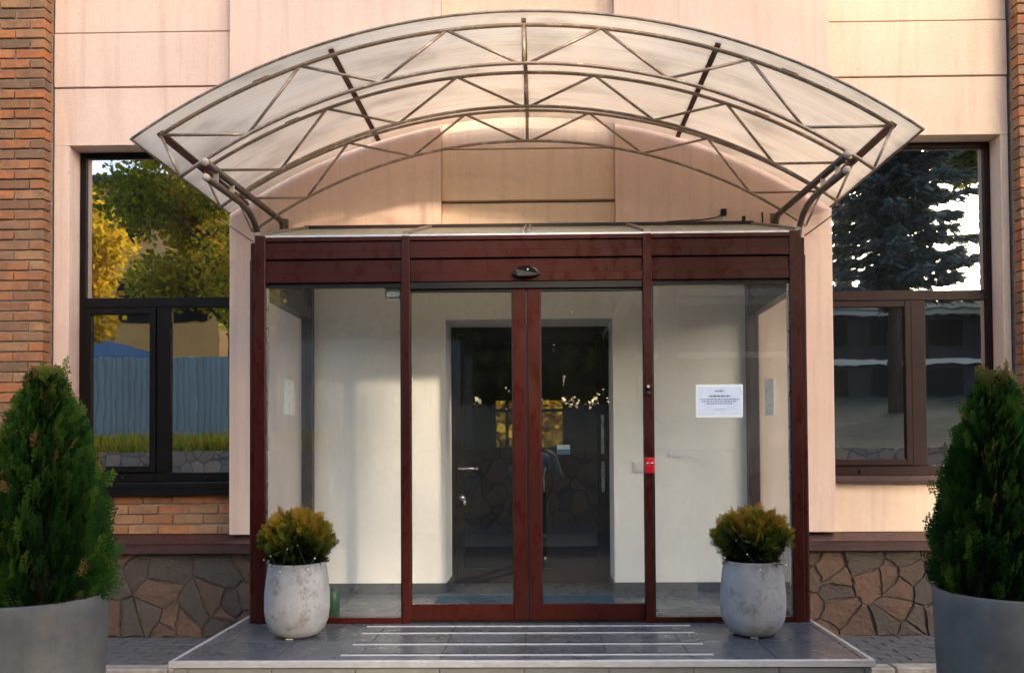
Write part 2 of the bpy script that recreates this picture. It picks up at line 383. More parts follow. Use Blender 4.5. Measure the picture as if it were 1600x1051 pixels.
for side in (-1, 1):
    for i in range(9):
        x0 = 1.93 + i * 0.5
        a, b = sorted((side * (x0 + 0.004), side * (x0 + 0.496)))
        box('kerb_stone', a, b, -0.99, -0.874, -0.28, 0.004 + random.uniform(-.003, .003), M['kerb'], kb, 0.008)

# ------------------------------------------------------------------ building
bd = thing('plastered_building', 'pink plastered building front with brick piers and rough stone plinth behind the porch', 'building', (0, 0, 0))
TOP = 5.7
# middle bay (proud) in two piers either side of the recessed centre strip
box('wall_panel', -2.40, -0.70, 0.0, 0.50, 3.15, TOP, M['pink'], bd)
box('wall_panel', 0.70, 2.41, 0.0, 0.50, 3.15, TOP, M['pink'], bd)
box('wall_panel', -0.698, 0.698, 0.085, 0.50, 3.905, TOP, M['pink2'], bd, 0.004)
box('wall_panel', -0.698, 0.698, 0.06, 0.50, 3.475, 3.885, M['pink2'], bd, 0.004)
box('wall_panel', -0.698, 0.698, 0.075, 0.50, 3.15, 3.455, M['pink2'], bd, 0.004)
box('wall_groove', -0.698, 0.698, 0.11, 0.50, 3.456, 3.474, M['groove'], bd)
box('wall_groove', -0.698, 0.698, 0.11, 0.50, 3.886, 3.904, M['groove'], bd)
# outer strips of the bay beside the porch, plinth height up
box('wall_panel', -2.40, -1.80, 0.0, 0.50, 0.80, 3.149, M['pink'], bd)
box('wall_panel', 1.80, 2.41, 0.0, 0.50, 0.80, 3.149, M['pink'], bd)
# white wall inside the porch, with the deep door opening
box('inner_wall', -1.799, -0.667, 0.0, 0.50, 0.0, 3.149, M['white'], bd)
box('inner_wall', 0.667, 1.799, 0.0, 0.50, 0.0, 3.149, M['white'], bd)
box('inner_wall', -0.666, 0.666, 0.0, 0.50, 2.50, 3.149, M['white'], bd)
box('skirting', -1.75, -0.66, -0.012, -0.001, PZ, PZ + 0.07, M['tile'], bd)
box('skirting', 0.66, 1.75, -0.012, -0.001, PZ, PZ + 0.07, M['tile'], bd)
box('skirting', -0.666, -0.655, 0.0, 0.40, PZ, PZ + 0.07, M['tile'], bd)
box('skirting', 0.655, 0.666, 0.0, 0.40, PZ, PZ + 0.07, M['tile'], bd)
# side fields with the windows
def side_field(s):
    # s=-1 left, s=+1 right ; x extents given as positive numbers
    def bx(name, xa, xb, y0, y1, z0, z1, mat, bev=0.0):
        a, b = sorted((s * xa, s * xb)); return box(name, a, b, y0, y1, z0, z1, mat, bd, bev)
    xo = 3.88 if s < 0 else 3.86           # pier edge
    xw = 3.755 if s < 0 else 3.80          # window opening edge
    xi = 2.402 if s < 0 else 2.412
    mt = M['pink2'] if s > 0 else M['pink']  # right field gets the yellower plaster: warm sunlight put into its colour
    bx('wall_panel', xi, xo, 0.085, 0.5, 4.905, TOP, mt, 0.003)
    bx('wall_panel', xi, xo, 0.078, 0.5, 4.452, 4.893, mt, 0.003)
    bx('wall_groove', xi, xo, 0.10, 0.5, 4.893, 4.905, M['groove'])
    bx('wall_groove', xi, xo, 0.10, 0.5, 4.440, 4.452, M['groove'])
    bx('wall_panel', xi, xo, 0.085, 0.5, 3.97, 4.440, mt, 0.003)
    bx('wall_panel', xw, xo, 0.086, 0.5, 1.12 if s < 0 else 1.186, 3.969, mt, 0.003)
    if s > 0: bx('wall_panel', xi, xo, 0.086, 0.5, 0.79, 1.185, mt, 0.003)
    # back wall of room and jamb parts
side_field(-1); side_field(1)
# brick pieces
def brick_mesh(lx, ly=0.10, lz=0.068):
    bm = bmesh.new(); add_box(bm, -lx / 2, lx / 2, -ly / 2, ly / 2, 0, lz, 0.005)
    for v_ in bm.verts: v_.co += Vector((random.uniform(-.002, .002), random.uniform(-.002, .002), random.uniform(-.0015, .0015)))
    me = bpy.data.meshes.new('brick'); bm.to_mesh(me); bm.free(); me.materials.append(M['brick']); return me
BL = [brick_mesh(0.235) for _ in range(4)]; BH = [brick_mesh(0.112) for _ in range(4)]
pier = box('brick_pier', -4.60, -3.895, -0.035, 0.5, 0.78, TOP, M['mortar'], bd)
ROW = 0.0815
def brick(par, kind, x, y, z): 
    o = link('brick', random.choice(BL if kind == 'L' else BH), par, (x, y + random.uniform(-.004, .004), z + random.uniform(-.001, .001)))
    o.rotation_euler = (0, 0, random.uniform(-.012, .012)); return o
nr = int((5.32 - 0.80) / ROW)
for j in range(nr):
    z = 0.805 + j * ROW
    if j % 2: brick(pier, 'L', -3.88 - 0.1175, 0.0, z); brick(pier, 'L', -3.88 - 0.3625, 0.0, z); brick(pier, 'H', -3.88 - 0.55, 0.0, z)
    else: brick(pier, 'H', -3.88 - 0.056, 0.0, z); brick(pier, 'L', -3.88 - 0.24, 0.0, z); brick(pier, 'L', -3.88 - 0.485, 0.0, z)
# bricks below the left window
bed = box('brick_band', -3.88, -2.403, 0.12, 0.5, 0.79, 1.119, M['mortar'], bd)
for j in range(4):
    z = 0.797 + j * ROW; x = -3.88 + (0.0 if j % 2 else -0.12)
    while x < -2.41:
        x1 = min(x + 0.245, -2.405); x0 = max(x, -3.878)
        if x1 - x0 > 0.2: brick(bed, 'L', (x0 + x1) / 2, 0.155, z)
        elif x1 - x0 > 0.08: brick(bed, 'H', x0 + 0.06 if x0 < -3.8 else x1 - 0.06, 0.155, z)
        x += 0.245
pier2 = box('brick_pier', 3.885, 4.60, -0.035, 0.5, 0.78, TOP, M['mortar'], bd)
for j in range(nr):
    z = 0.805 + j * ROW
    brick(pier2, 'L' if j % 2 else 'H', 3.87 + (0.1175 if j % 2 else 0.056), 0.0, z)
# bricks outside the picture, one mass
bm = bmesh.new()
for j in range(60):
    for i in range(9):
        z = 0.805 + j * ROW; xx = 0.245 * i + (0.12 if j % 2 else 0.0)
        add_box(bm, -4.56 - xx - 0.235, -4.56 - xx, -0.05, 0.05, z, z + 0.068)
        if xx > 0.2: add_box(bm, 3.90 + xx, 3.90 + xx + 0.235, -0.05, 0.05, z, z + 0.068)
o = bm_obj('brickwork', bm, M['brick'], bd); o['kind'] = 'stuff'
box('wall_backing', -6.8, -4.601, -0.03, 0.5, -0.1, TOP, M['mortar'], bd); box('wall_backing', 4.601, 6.8, -0.03, 0.5, -0.1, TOP, M['mortar'], bd)
box('wall_backing', -6.8, 6.8, 0.501, 0.56, 3.98, TOP, M['dark_room'], bd)
# plinth with individually laid stones
def voronoi_stones(par, x0, x1, z0, z1, n, yface, seed):
    r = random.Random(seed); pts = []
    tries = 0
    while len(pts) < n and tries < 5000:
        tries += 1; p_ = (r.uniform(x0, x1), r.uniform(z0, z1))
        if all(math.hypot(p_[0] - q[0], (p_[1] - q[1]) * 1.1) > r.uniform(.25, .95) * math.sqrt((x1 - x0) * (z1 - z0) / n) for q in pts): pts.append(p_)
    for i, a in enumerate(pts):
        poly = [(x0, z0), (x1, z0), (x1, z1), (x0, z1)]
        for k, b in enumerate(pts):
            if k == i: continue
            mx_, mz_ = (a[0] + b[0]) / 2, (a[1] + b[1]) / 2; dx, dz = b[0] - a[0], b[1] - a[1]; L = math.hypot(dx, dz)
            if L > 1.0: continue
            gap = 0.0025
            out = []
            def sd(q): return ((q[0] - mx_) * dx + (q[1] - mz_) * dz) / L + gap
            for e in range(len(poly)):
                p1, p2 = poly[e], poly[(e + 1) % len(poly)]; s1, s2 = sd(p1), sd(p2)
                if s1 <= 0: out.append(p1)
                if s1 * s2 < 0: u = s1 / (s1 - s2); out.append((p1[0] + (p2[0] - p1[0]) * u, p1[1] + (p2[1] - p1[1]) * u))
            poly = out
            if len(poly) < 3: break
        if len(poly) < 3: continue
        # irregular outline: split long edges and jitter
        pl = []
        for e in range(len(poly)):
            p1, p2 = poly[e], poly[(e + 1) % len(poly)]; pl.append(p1)
            ln = math.hypot(p2[0] - p1[0], p2[1] - p1[1]); ks = 3 if ln > .12 else (1 if ln > .05 else 0)
            for k2 in range(ks):
                f_ = (k2 + 1) / (ks + 1) + r.uniform(-.06, .06); qx, qz = p1[0] + (p2[0] - p1[0]) * f_, p1[1] + (p2[1] - p1[1]) * f_
                nx, nz = a[0] - qx, a[1] - qz; l = math.hypot(nx, nz) or 1; j = r.uniform(0, 0.019)
                pl.append((qx + nx / l * j, qz + nz / l * j))
        cx = sum(q[0] for q in pl) / len(pl); cz = sum(q[1] for q in pl) / len(pl)
        d = r.uniform(0.004, 0.016); tx, tz = r.uniform(-.06, .06), r.uniform(-.06, .06)
        bm = bmesh.new()
        B = [bm.verts.new((q[0], yface + 0.03, q[1])) for q in pl]
        F = [bm.verts.new((q[0], yface - d * 0.8, q[1])) for q in pl]
        T = []
        for q in pl:
            k = 0.94; x, z = cx + (q[0] - cx) * k, cz + (q[1] - cz) * k
            T.append(bm.verts.new((x, yface - d - (x - cx) * tx - (z - cz) * tz + r.uniform(-.002, .002), z)))
        nn = len(pl); c0 = bm.verts.new((cx, yface - d - r.uniform(-.004, .008), cz))
        for e in range(nn):
            f = (e + 1) % nn
            bm.faces.new((B[e], B[f], F[f], F[e])); bm.faces.new((F[e], F[f], T[f], T[e])); bm.faces.new((T[e], T[f], c0))
        bm_obj('stone', bm, M['stone'], par)
pl1 = box('plinth', -6.8, -1.80, -0.05, 0.5, -0.1, 0.665, M['joint'], bd)
pl2 = box('plinth', 1.80, 6.8, -0.05, 0.5, -0.1, 0.665, M['joint'], bd)
voronoi_stones(pl1, -4.6, -1.83, 0.0, 0.66, 58, -0.055, 3)
voronoi_stones(pl2, 1.83, 4.6, 0.0, 0.66, 60, -0.055, 11)
for s, xs in ((-1, (-6.8, -4.3, -3.05, -1.82)), (1, (1.82, 2.95, 4.2, 6.8))):
    for a, b in zip(xs, xs[1:]):
        bm = bmesh.new(); add_box(bm, a + .001, b - .001, -0.13, 0.2, 0.667, 0.70); add_box(bm, a + .001, b - .001, -0.118, 0.2, 0.70, 0.742)
        # sloping cap
        vs = [bm.verts.new(c) for c in ((a, -0.128, 0.742), (b, -0.128, 0.742), (b, 0.12, 0.795), (a, 0.12, 0.795))]
        bm.faces.new(vs); bm_obj('plinth_ledge', bm, M['ledge'], bd)
# building volume behind: roof, back, sides, floor; rooms behind the windows
box('roof_slab', -6.8, 6.8, 0.0, 7.2, TOP, TOP + 0.2, M['pink2'], bd)
box('cornice', -6.9, 6.9, -0.2, 0.0, TOP - 0.02, TOP + 0.18, M['pink2'], bd)
box('side_wall', -6.8, -6.6, 0.5, 7.2, -0.1, TOP, M['pink'], bd); box('side_wall', 6.6, 6.8, 0.5, 7.2, -0.1, TOP, M['pink'], bd)
# back wall with an opening for the hall window
HX0, HX1, HZ0, HZ1, HY = -0.66, 0.47, 1.45, 2.26, 6.0
for a, b, c_, d in ((-6.6, HX0, -0.1, TOP), (HX1, 6.6, -0.1, TOP), (HX0, HX1, -0.1, HZ0), (HX0, HX1, HZ1, TOP)):
    box('back_wall', a, b, HY, HY + 0.3, c_, d, M['dark_room'], bd)
hw = thing_ = None
hwf = bmesh.new()
add_box(hwf, HX0, HX1, HY + .1, HY + .16, HZ0, HZ0 + .04); add_box(hwf, HX0, HX1, HY + .1, HY + .16, HZ1 - .04, HZ1)
add_box(hwf, HX0, HX1, HY + .101, HY + .159, 2.04, 2.09)
for x in (HX0, -0.46, 0.04, HX1 - .04): add_box(hwf, x, x + .05, HY + .102, HY + .158, HZ0, HZ1)
bm_obj('back_window', hwf, M['win_black'], bd)
box('hall_floor', -6.6, 6.6, 0.56, HY, 0.0, PZ - 0.01, M['dark_room'], bd)
box('hall_ceiling', -6.6, 6.6, 0.56, HY, 3.4, 3.5, M['dark_room'], bd)
for x in (-1.9, 1.85): box('hall_wall', x, x + .1, 0.501, HY, PZ, 3.4, M['dark_room'], bd)
# reveal lining either side of the inner doorway
box('inner_wall', -1.9, -0.667, 0.501, 0.56, 0.0, 3.4, M['dark_room'], bd); box('inner_wall', 0.667, 1.9, 0.501, 0.56, 0.0, 3.4, M['dark_room'], bd)
box('inner_wall', -0.666, 0.666, 0.44, 0.56, 2.50, 3.4, M['dark_room'], bd)

# windows
def window(s, xs, zt, mat, black):
    """xs: outer-left, outer-right, mullion a, b ; sash on the first light"""
    x0, x1, ma, mb = xs; Y0, Y1 = 0.235, 0.30; zb, ztop, tr0, tr1 = zt
    bm = bmesh.new(); fw = 0.05
    add_box(bm, x0, x0 + fw, Y0, Y1, zb, ztop, .003); add_box(bm, x1 - fw, x1, Y0, Y1, zb, ztop, .003)
    add_box(bm, x0 + fw, x1 - fw, Y0 + .001, Y1 - .001, ztop - 0.045, ztop, .003); add_box(bm, x0 + fw, x1 - fw, Y0 + .001, Y1 - .001, zb, zb + 0.075, .003)
    fr = bm_obj('window', bm, mat, bd)
    box('transom', x0 + fw, x1 - fw, Y0 - .006, Y1 - .002, tr0, tr1, mat, fr, .003)
    box('mullion', ma, mb, Y0 - .004, Y1 - .003, zb + 0.075, tr0, mat, fr, .003)
    zA, zB = zb + 0.075, tr0
    bm = bmesh.new(); sw = 0.052
    sx0, sx1 = (x0 + fw + .004, ma - .004)
    add_box(bm, sx0, sx0 + sw, Y0 - .016, Y1 - .01, zA + .004, zB - .004, .004); add_box(bm, sx1 - sw, sx1, Y0 - .016, Y1 - .01, zA + .004, zB - .004, .004)
    add_box(bm, sx0 + sw, sx1 - sw, Y0 - .015, Y1 - .011, zB - .004 - sw, zB - .004, .004); add_box(bm, sx0 + sw, sx1 - sw, Y0 - .015, Y1 - .011, zA + .004, zA + .004 + sw, .004)
    sash = bm_obj('sash', bm, mat, fr)
    for a, b, c_, d in ((sx0 + sw - .01, sx1 - sw + .01, zA + sw - .01, zB - sw + .01),):
        box('pane', a, b, Y0 + .010, Y0 + .016, c_, d, M['glass_window'], fr)
    box('pane', mb - .004, x1 - fw + .004, Y0 + .020, Y0 + .026, zA - .004, zB + .004, M['glass_window'], fr)
    box('pane', x0 + fw - .004, x1 - fw + .004, Y0 + .020, Y0 + .026, tr1 - .004, ztop - .04, M['glass_window'], fr)
    for x in ((x0 + x1) / 2 - .35, (x0 + x1) / 2 + .35):
        bm = bmesh.new(); add_tube(bm, [(x, Y0 - .004, zb + .03), (x, Y0 - .02, zb + .03)], .012, 10); bm_obj('drain_cap', bm, M['black'], fr, True)
    # sill
    xa, xb = x0 - 0.0, x1
    bm = bmesh.new(); add_box(bm, xa, xb, 0.02, 0.30, zb - .045, zb - .002, .004); add_box(bm, xa, xb, 0.024, 0.05, zb - (.10 if black else .055), zb - .045)
    bm_obj('window_sill', bm, M['win_black'] if black else M['ledge'], bd)
    # dark room behind
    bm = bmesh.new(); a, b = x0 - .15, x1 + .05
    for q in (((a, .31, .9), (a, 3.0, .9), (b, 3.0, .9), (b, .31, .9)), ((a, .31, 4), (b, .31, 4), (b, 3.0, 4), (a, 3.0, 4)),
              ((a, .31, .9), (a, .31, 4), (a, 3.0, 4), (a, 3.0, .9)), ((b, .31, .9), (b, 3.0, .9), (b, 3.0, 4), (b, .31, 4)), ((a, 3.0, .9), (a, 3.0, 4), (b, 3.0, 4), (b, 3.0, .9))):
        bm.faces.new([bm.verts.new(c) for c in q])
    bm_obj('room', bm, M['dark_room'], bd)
    return fr
window(-1, (-3.753, -2.30, -3.10, -2.985), (1.215, 3.966, 2.665, 2.745), M['win_black'], True)
window(1, (2.30, 3.797, 3.13, 3.245), (1.235, 3.966, 2.665, 2.745), M['win_brown'], False)
box('jamb', -2.402, -2.302, 0.301, 0.5, 1.1, 3.97, M['pink'], bd); box('jamb', 2.302, 2.412, 0.301, 0.5, 1.1, 3.97, M['pink'], bd)

# inner double door in the niche
DY = 0.40
fr = bmesh.new()
add_box(fr, -0.664, -0.625, DY, DY + .06, PZ, 2.498); add_box(fr, 0.625, 0.664, DY, DY + .06, PZ, 2.498); add_box(fr, -0.625, 0.625, DY, DY + .059, 2.44, 2.498)
idr = bm_obj('inner_door', fr, M['win_black'], bd)
for s in (-1, 1):
    bm = bmesh.new(); a, b = (0.004, 0.622) if s > 0 else (-0.622, -0.004)
    add_box(bm, a, a + .06, DY + .004, DY + .05, PZ + .01, 2.438); add_box(bm, b - .06, b, DY + .004, DY + .05, PZ + .01, 2.438)
    add_box(bm, a + .06, b - .06, DY + .005, DY + .049, 2.37, 2.438); add_box(bm, a + .06, b - .06, DY + .005, DY + .049, PZ + .01, PZ + .12)
    bm_obj('door_leaf', bm, M['win_black'], idr)
    box('pane', a + .058, b - .058, DY + .025, DY + .031, PZ + .118, 2.372, M['glass_dark'], idr)
hd = bmesh.new(); add_tube(hd, [(-0.60, DY - .045, 1.305), (-0.44, DY - .045, 1.305)], .009, 8); add_tube(hd, [(-0.60, DY + .004, 1.305), (-0.60, DY - .045, 1.305)], .009, 8)
bm_obj('door_handle', hd, M['steel'], idr, True)
hd = bmesh.new(); add_tube(hd, [(0.62, DY - .045, 1.39), (0.575, DY - .045, 1.39)], .009, 8); add_tube(hd, [(0.60, DY + .004, 1.39), (0.60, DY - .045, 1.39)], .009, 8)
bm_obj('door_handle', hd, M['black'], idr, True)
bm = bmesh.new(); add_box(bm, 0.598, 0.622, DY - .004, DY + .003, 1.10, 1.36); add_box(bm, 0.598, 0.622, DY - .004, DY + .003, 1.42, 1.75)
bm_obj('lock_plate', bm, M['steel'], idr)
bm = bmesh.new(); add_tube(bm, [(-0.575, DY + .004, 1.06), (-0.575, DY - .03, 1.06)], [.026, .018], 14); add_tube(bm, [(-0.56, DY - .03, 1.05), (-0.548, DY - .045, 1.0)], .013, 8)
bm_obj('steel_stub', bm, M['steel'], idr, True)  # small steel disc with a short stub on the left leaf

# ------------------------------------------------------------------ entrance platform
pf = thing('entrance_platform', 'low grey tiled entrance step with metal nosing in front of the glass porch', 'steps', (0, -1.0, -0.1))
box('platform_core', -1.885, 1.82, -2.05, 0.5, -0.1, PZ - 0.012, M['mortar'], pf)
TW = 0.4515
tiles = {}
def tile_mesh(wx, wy, hz, mat):
    key = (round(wx, 3), round(wy, 3), round(hz, 3), mat.name)
    if key not in tiles:
        bm = bmesh.new(); add_box(bm, -wx / 2, wx / 2, -wy / 2, wy / 2, -hz / 2, hz / 2, 0.0015); me = bpy.data.meshes.new('tile'); bm.to_mesh(me); bm.free(); me.materials.append(mat); tiles[key] = me
    return tiles[key]
GAP = 0.005
xe = [-1.90, -1.806] + [-1.806 + i * TW for i in range(1, 9)] + [1.90]
xe = [-1.90] + [(-4 + i) * TW - 0.01 for i in range(0, 9)] + [1.835]
ye = [-2.055, -1.62, -1.168, -0.716, -0.264, 0.188, 0.398]
for i in range(len(xe) - 1):
    for j in range(len(ye) - 1):
        x0, x1, y0, y1 = xe[i] + GAP / 2, xe[i + 1] - GAP / 2, ye[j] + GAP / 2, ye[j + 1] - GAP / 2
        if y0 > -0.05:
            if x1 < -0.66 or x0 > 0.66: continue
            x0 = max(x0, -0.664); x1 = min(x1, 0.664)
        elif y1 > 0:
            pass
        o = link('tile', tile_mesh(x1 - x0, y1 - y0, 0.012, M['tile']), pf, ((x0 + x1) / 2, (y0 + y1) / 2, PZ - 0.006 + random.uniform(-.0004, .0004)))
    # riser tiles
    x0, x1 = xe[i] + GAP / 2, xe[i + 1] - GAP / 2
    for z0, z1 in ((-0.1, 0.30),):
        o = link('riser_tile', tile_mesh(x1 - x0, 0.012, z1 - z0, M['riser']), pf, ((x0 + x1) / 2, -2.058, (z0 + z1) / 2))
for s in (-1, 1):
    for j in range(5):
        y0, y1 = ye[j] + GAP / 2, min(ye[j + 1], -0.05) - GAP / 2
        link('riser_tile', tile_mesh(0.012, y1 - y0, 0.40, M['riser']), pf, (-1.893 if s < 0 else 1.828, (y0 + y1) / 2, 0.10))
bm = bmesh.new(); add_box(bm, -1.915, 1.85, -2.075, -2.050, PZ - 0.033, PZ + 0.003, .002)
for s in (-1, 1): a, b = (-1.915, -1.893) if s < 0 else (1.828, 1.85); add_box(bm, a, b, -2.049, -0.06, PZ - 0.033, PZ + 0.003, .002)
bm_obj('nosing', bm, M['alu'], pf)
for y, hw_ in ((-1.23, 1.03), (-1.42, 1.02), (-1.70, 1.01), (-1.94, 1.02)):
    bm = bmesh.new(); add_box(bm, -hw_, hw_, y - 0.018, y + 0.018, PZ, PZ + 0.005, .0015); st_ = bm_obj('anti_slip_strip', bm, M['alu'], pf)
    box('grip_insert', -hw_ + .002, hw_ - .002, y + 0.004, y + 0.012, PZ + 0.005, PZ + 0.0075, M['black'], st_)
mat_o = box('door_mat', -0.70, 0.62, -0.78, -0.20, PZ + 0.001, PZ + 0.013, M['blue_mat'], None, .003)
props(mat_o, 'dark blue mat lying on the porch floor behind the sliding doors', 'door mat')

# ------------------------------------------------------------------ glass porch
po = thing('glass_porch', 'dark red metal and glass entrance porch with sliding double doors', 'porch', (0, -1.1, PZ))
YF = -1.15; H1 = 2.866
mm = M['maroon']
W = 1.817
for s in (-1, 1):
    a, b = sorted((s * 1.715, s * 1.785)); box('corner_post', a, b, YF, YF + 0.07, PZ, H1 + 0.012, mm, po, .004)
    a, b = sorted((s * 1.786, s * W)); box('corner_post', a, b, YF + 0.016, YF + 0.08, PZ, H1 - 0.03, mm, po, .004)
    a, b = sorted((s * 1.818, s * (W + .012))); box('trim', a, b, YF + 0.035, YF + 0.08, PZ, H1 - 0.14, M['maroon_dark'], po, .002)
    a, b = sorted((s * 0.762, s * 0.818)); box('post', a, b, YF - 0.004, YF + 0.07, PZ, H1 + 0.004, mm, po, .004)
    a, b = sorted((s * 1.715, s * 1.80)); box('rear_post', a, b, -0.075, -0.004, PZ, 3.12, M['maroon_dark'], po, .003)
    # side glass wall
    a, b = sorted((s * 1.76, s * 1.768)); box('side_pane', a, b, YF + .075, -0.077, PZ + .05, 2.50, M['glass_side'], po)
    a, b = sorted((s * 1.72, s * 1.80)); box('side_rail', a, b, YF + .071, -0.076, PZ, PZ + .05, M['maroon_dark'], po, .002)
    box('side_rail', a, b, YF + .071, -0.076, 2.50, 2.60, M['maroon_dark'], po, .002)
    box('side_rail', a, b, YF + .071, -0.076, 2.76, 2.84, M['maroon_dark'], po, .002)
    box('side_panel', a + .02, b - .02, YF + .071, -0.076, 2.601, 2.759, mm, po)
    # gable triangle above the side rail
    bm = bmesh.new(); x_ = s * 1.79; e = s * -0.012
    for xx in (x_, x_ + e): pass
    A = [bm.verts.new((x_, y, z)) for y, z in ((YF + .05, 2.841), (-.02, 2.841), (-.02, 3.20))]; B = [bm.verts.new((x_ + e, y, z)) for y, z in ((YF + .05, 2.841), (-.02, 2.841), (-.02, 3.20))]
    bm.faces.new(A); bm.faces.new(B)
    for i in range(3): j = (i + 1) % 3; bm.faces.new((A[i], A[j], B[j], B[i]))
    bm_obj('gable_pane', bm, M['poly_roof'], po)
bays = ((-1.714, -0.819), (-0.761, 0.761), (0.819, 1.714))
for x0, x1 in bays:
    # fascia: two recessed panels between raised rails
    box('fascia_rail', x0, x1, YF - .000, YF + .06, 2.838, 2.866, mm, po, .003)
    box('fascia_panel', x0, x1, YF + .014, YF + .055, 2.776, 2.8375, mm, po)
    box('fascia_rail', x0, x1, YF + .002, YF + .06, 2.722, 2.7755, mm, po, .003)
    box('shadow_gap', x0, x1, YF + .030, YF + .055, 2.712, 2.7215, M['black'], po)
    box('fascia_panel', x0, x1, YF + .016, YF + .055, 2.626, 2.7115, mm, po)
    box('fascia_rail', x0, x1, YF + .002, YF + .06, 2.566, 2.6255, mm, po, .003)
for s in (-1, 1):
    x0, x1 = sorted((s * 0.819, s * 1.714))
    box('head_bead', x0, x1, YF + .022, YF + .05, 2.535, 2.5655, M['black'], po)
    box('bottom_rail', x0, x1, YF + .003, YF + .06, PZ, PZ + .038, mm, po, .003)
    box('side_light', x0 + .012, x1 - .012, YF + .030, YF + .036, PZ + .036, 2.54, M['glass_light'], po)
    for x in (x0, x1 - .011): box('glazing_bead', x, x + .011, YF + .022, YF + .046, PZ + .038, 2.535, M['steel'] if (x > x0) == (s > 0) else M['black'], po)
# door header track
box('door_track', -0.761, 0.761, YF + .012, YF + .15, 2.522, 2.5655, M['black'], po)
# sliding leaves, a little behind the posts
for s in (-1, 1):
    lf = bmesh.new(); yl0, yl1 = YF + .03, YF + .065
    if s < 0: a, b = -0.790, -0.008
    else: a, b = 0.006, 0.790
    inner = (b - .084, b) if s < 0 else (a, a + .084)
    outer = (a, a + .022) if s < 0 else (b - .022, b)
    add_box(lf, inner[0], inner[1], yl0, yl1, PZ + .012, 2.521, .003)
    add_box(lf, min(inner[1], outer[1]), max(inner[0], outer[0]), yl0 + .001, yl1 - .001, PZ + .012, PZ + .118, .003)
    dl = bm_obj('sliding_door', lf, mm, po)
    lf = bmesh.new(); add_box(lf, outer[0], outer[1], yl0 + .002, yl1 - .002, PZ + .118, 2.521); add_box(lf, min(inner[1], outer[1]), max(inner[0], outer[0]), yl0 + .002, yl1 - .002, 2.503, 2.521)
    bm_obj('glazing_bead', lf, M['black'], dl)
    box('pane', min(inner[1], outer[1]) - .003, max(inner[0], outer[0]) + .003, yl0 + .012, yl0 + .018, PZ + .112, 2.508, M['glass_clear'], dl)
    box('brush_seal', (b + .0005) if s < 0 else a - .006, b + .006 if s < 0 else a - .0005, yl0 + .006, yl1 - .006, PZ + .012, 2.521, M['black'], dl)
    box('bead', inner[0] - .007 if s < 0 else inner[1] + .0005, inner[0] - .0005 if s < 0 else inner[1] + .007, yl0 + .004, yl1 - .004, PZ + .12, 2.503, M['black'], dl)
box('threshold', -0.761, 0.761, YF + .01, YF + .075, PZ + .0005, PZ + .011, M['black'], po)
# lean-to roof
def roofpt(x, y, up=0.0): return (x, y, 2.868 + (y - (YF + .005)) / (-.01 - (YF + .005)) * (3.225 - 2.868) + up)
bm = bmesh.new()
for up in (0.0, .012):
    bm.faces.new([bm.verts.new(roofpt(x, y, up)) for x, y in ((-1.78, YF + .01), (1.78, YF + .01), (1.78, -.012), (-1.78, -.012))])
bm_obj('roof_pane', bm, M['poly_roof'], po)
for x in (-1.775, -0.79, 0.0, 0.79, 1.775):
    for dx in ((-.018, .018) if x == 0 else (0,)):
        bm = bmesh.new(); wd = .008 if x == 0 else .02
        P = [roofpt(x + dx + a * wd, y, u) for y in (YF + .01, -.012) for a, u in ((-1, .013), (1, .013), (1, .032), (-1, .032))]
        vs = [bm.verts.new(q) for q in P]
        for f in ((0, 1, 2, 3), (4, 5, 6, 7), (0, 1, 5, 4), (1, 2, 6, 5), (2, 3, 7, 6), (3, 0, 4, 7)): bm.faces.new([vs[i] for i in f])
        bm_obj('rafter', bm, M['roof_bar'], po)
box('flashing', -1.79, 1.79, -.022, -.001, 3.225, 3.262, M['maroon_dark'], po)
box('roof_edge', -1.714, 1.714, YF + .004, YF + .03, 2.868, 2.879, M['alu'], po)

# ------------------------------------------------------------------ small fittings
bm = bmesh.new()
prof = [(-.088, -.018), (-.07, .014), (-.03, .030), (.03, .030), (.07, .014), (.088, -.018), (.05, -.034), (-.05, -.034)]
Zs = 2.622; A = [bm.verts.new((x, YF - .06 + abs(x) * .35, Zs + z)) for x, z in prof]; B = [bm.verts.new((x * 1.02, YF + .0, Zs + z)) for x, z in prof]
bm.faces.new(A); bm.faces.new(B)
for i in range(8): j = (i + 1) % 8; bm.faces.new((A[i], A[j], B[j], B[i]))
sn = thing('motion_sensor', 'black rounded motion sensor above the sliding doors', 'sensor', (0, YF, Zs))
bm_obj('sensor_body', bm, M['black'], sn); bm = bmesh.new(); add_tube(bm, [(.012, YF - .056, Zs + .006), (.012, YF - .062, Zs + .005)], .005, 8); bm_obj('indicator', bm, M['white_plastic'], sn)
rb = thing('red_access_box', 'small red plastic box fixed on the right door post', 'access box', (0.79, YF, 1.31))
bm = bmesh.new(); add_box(bm, .757, .823, YF - .034, YF - .005, 1.300, 1.408, .010); bm_obj('box_cover', bm, M['red'], rb)
bm = bmesh.new(); add_box(bm, .768, .782, YF - .0365, YF - .034, 1.370, 1.376); add_box(bm, .796, .812, YF - .0365, YF - .034, 1.370, 1.376); bm_obj('slot', bm, M['white_plastic'], rb)
kl = thing('key_lock', 'small dark key lock with a bright cylinder on the right door post', 'lock', (0.79, YF, 1.83))
bm = bmesh.new(); add_tube(bm, [(.787, YF - .005, 1.865), (.787, YF - .016, 1.865)], .019, 16); add_tube(bm, [(.787, YF - .005, 1.822), (.787, YF - .014, 1.822)], .017, 16); bm_obj('escutcheon', bm, M['black'], kl, True)
bm = bmesh.new(); add_tube(bm, [(.787, YF - .0165, 1.867), (.787, YF - .020, 1.867)], .009, 12); bm_obj('lock_cylinder', bm, M['cap'], kl)
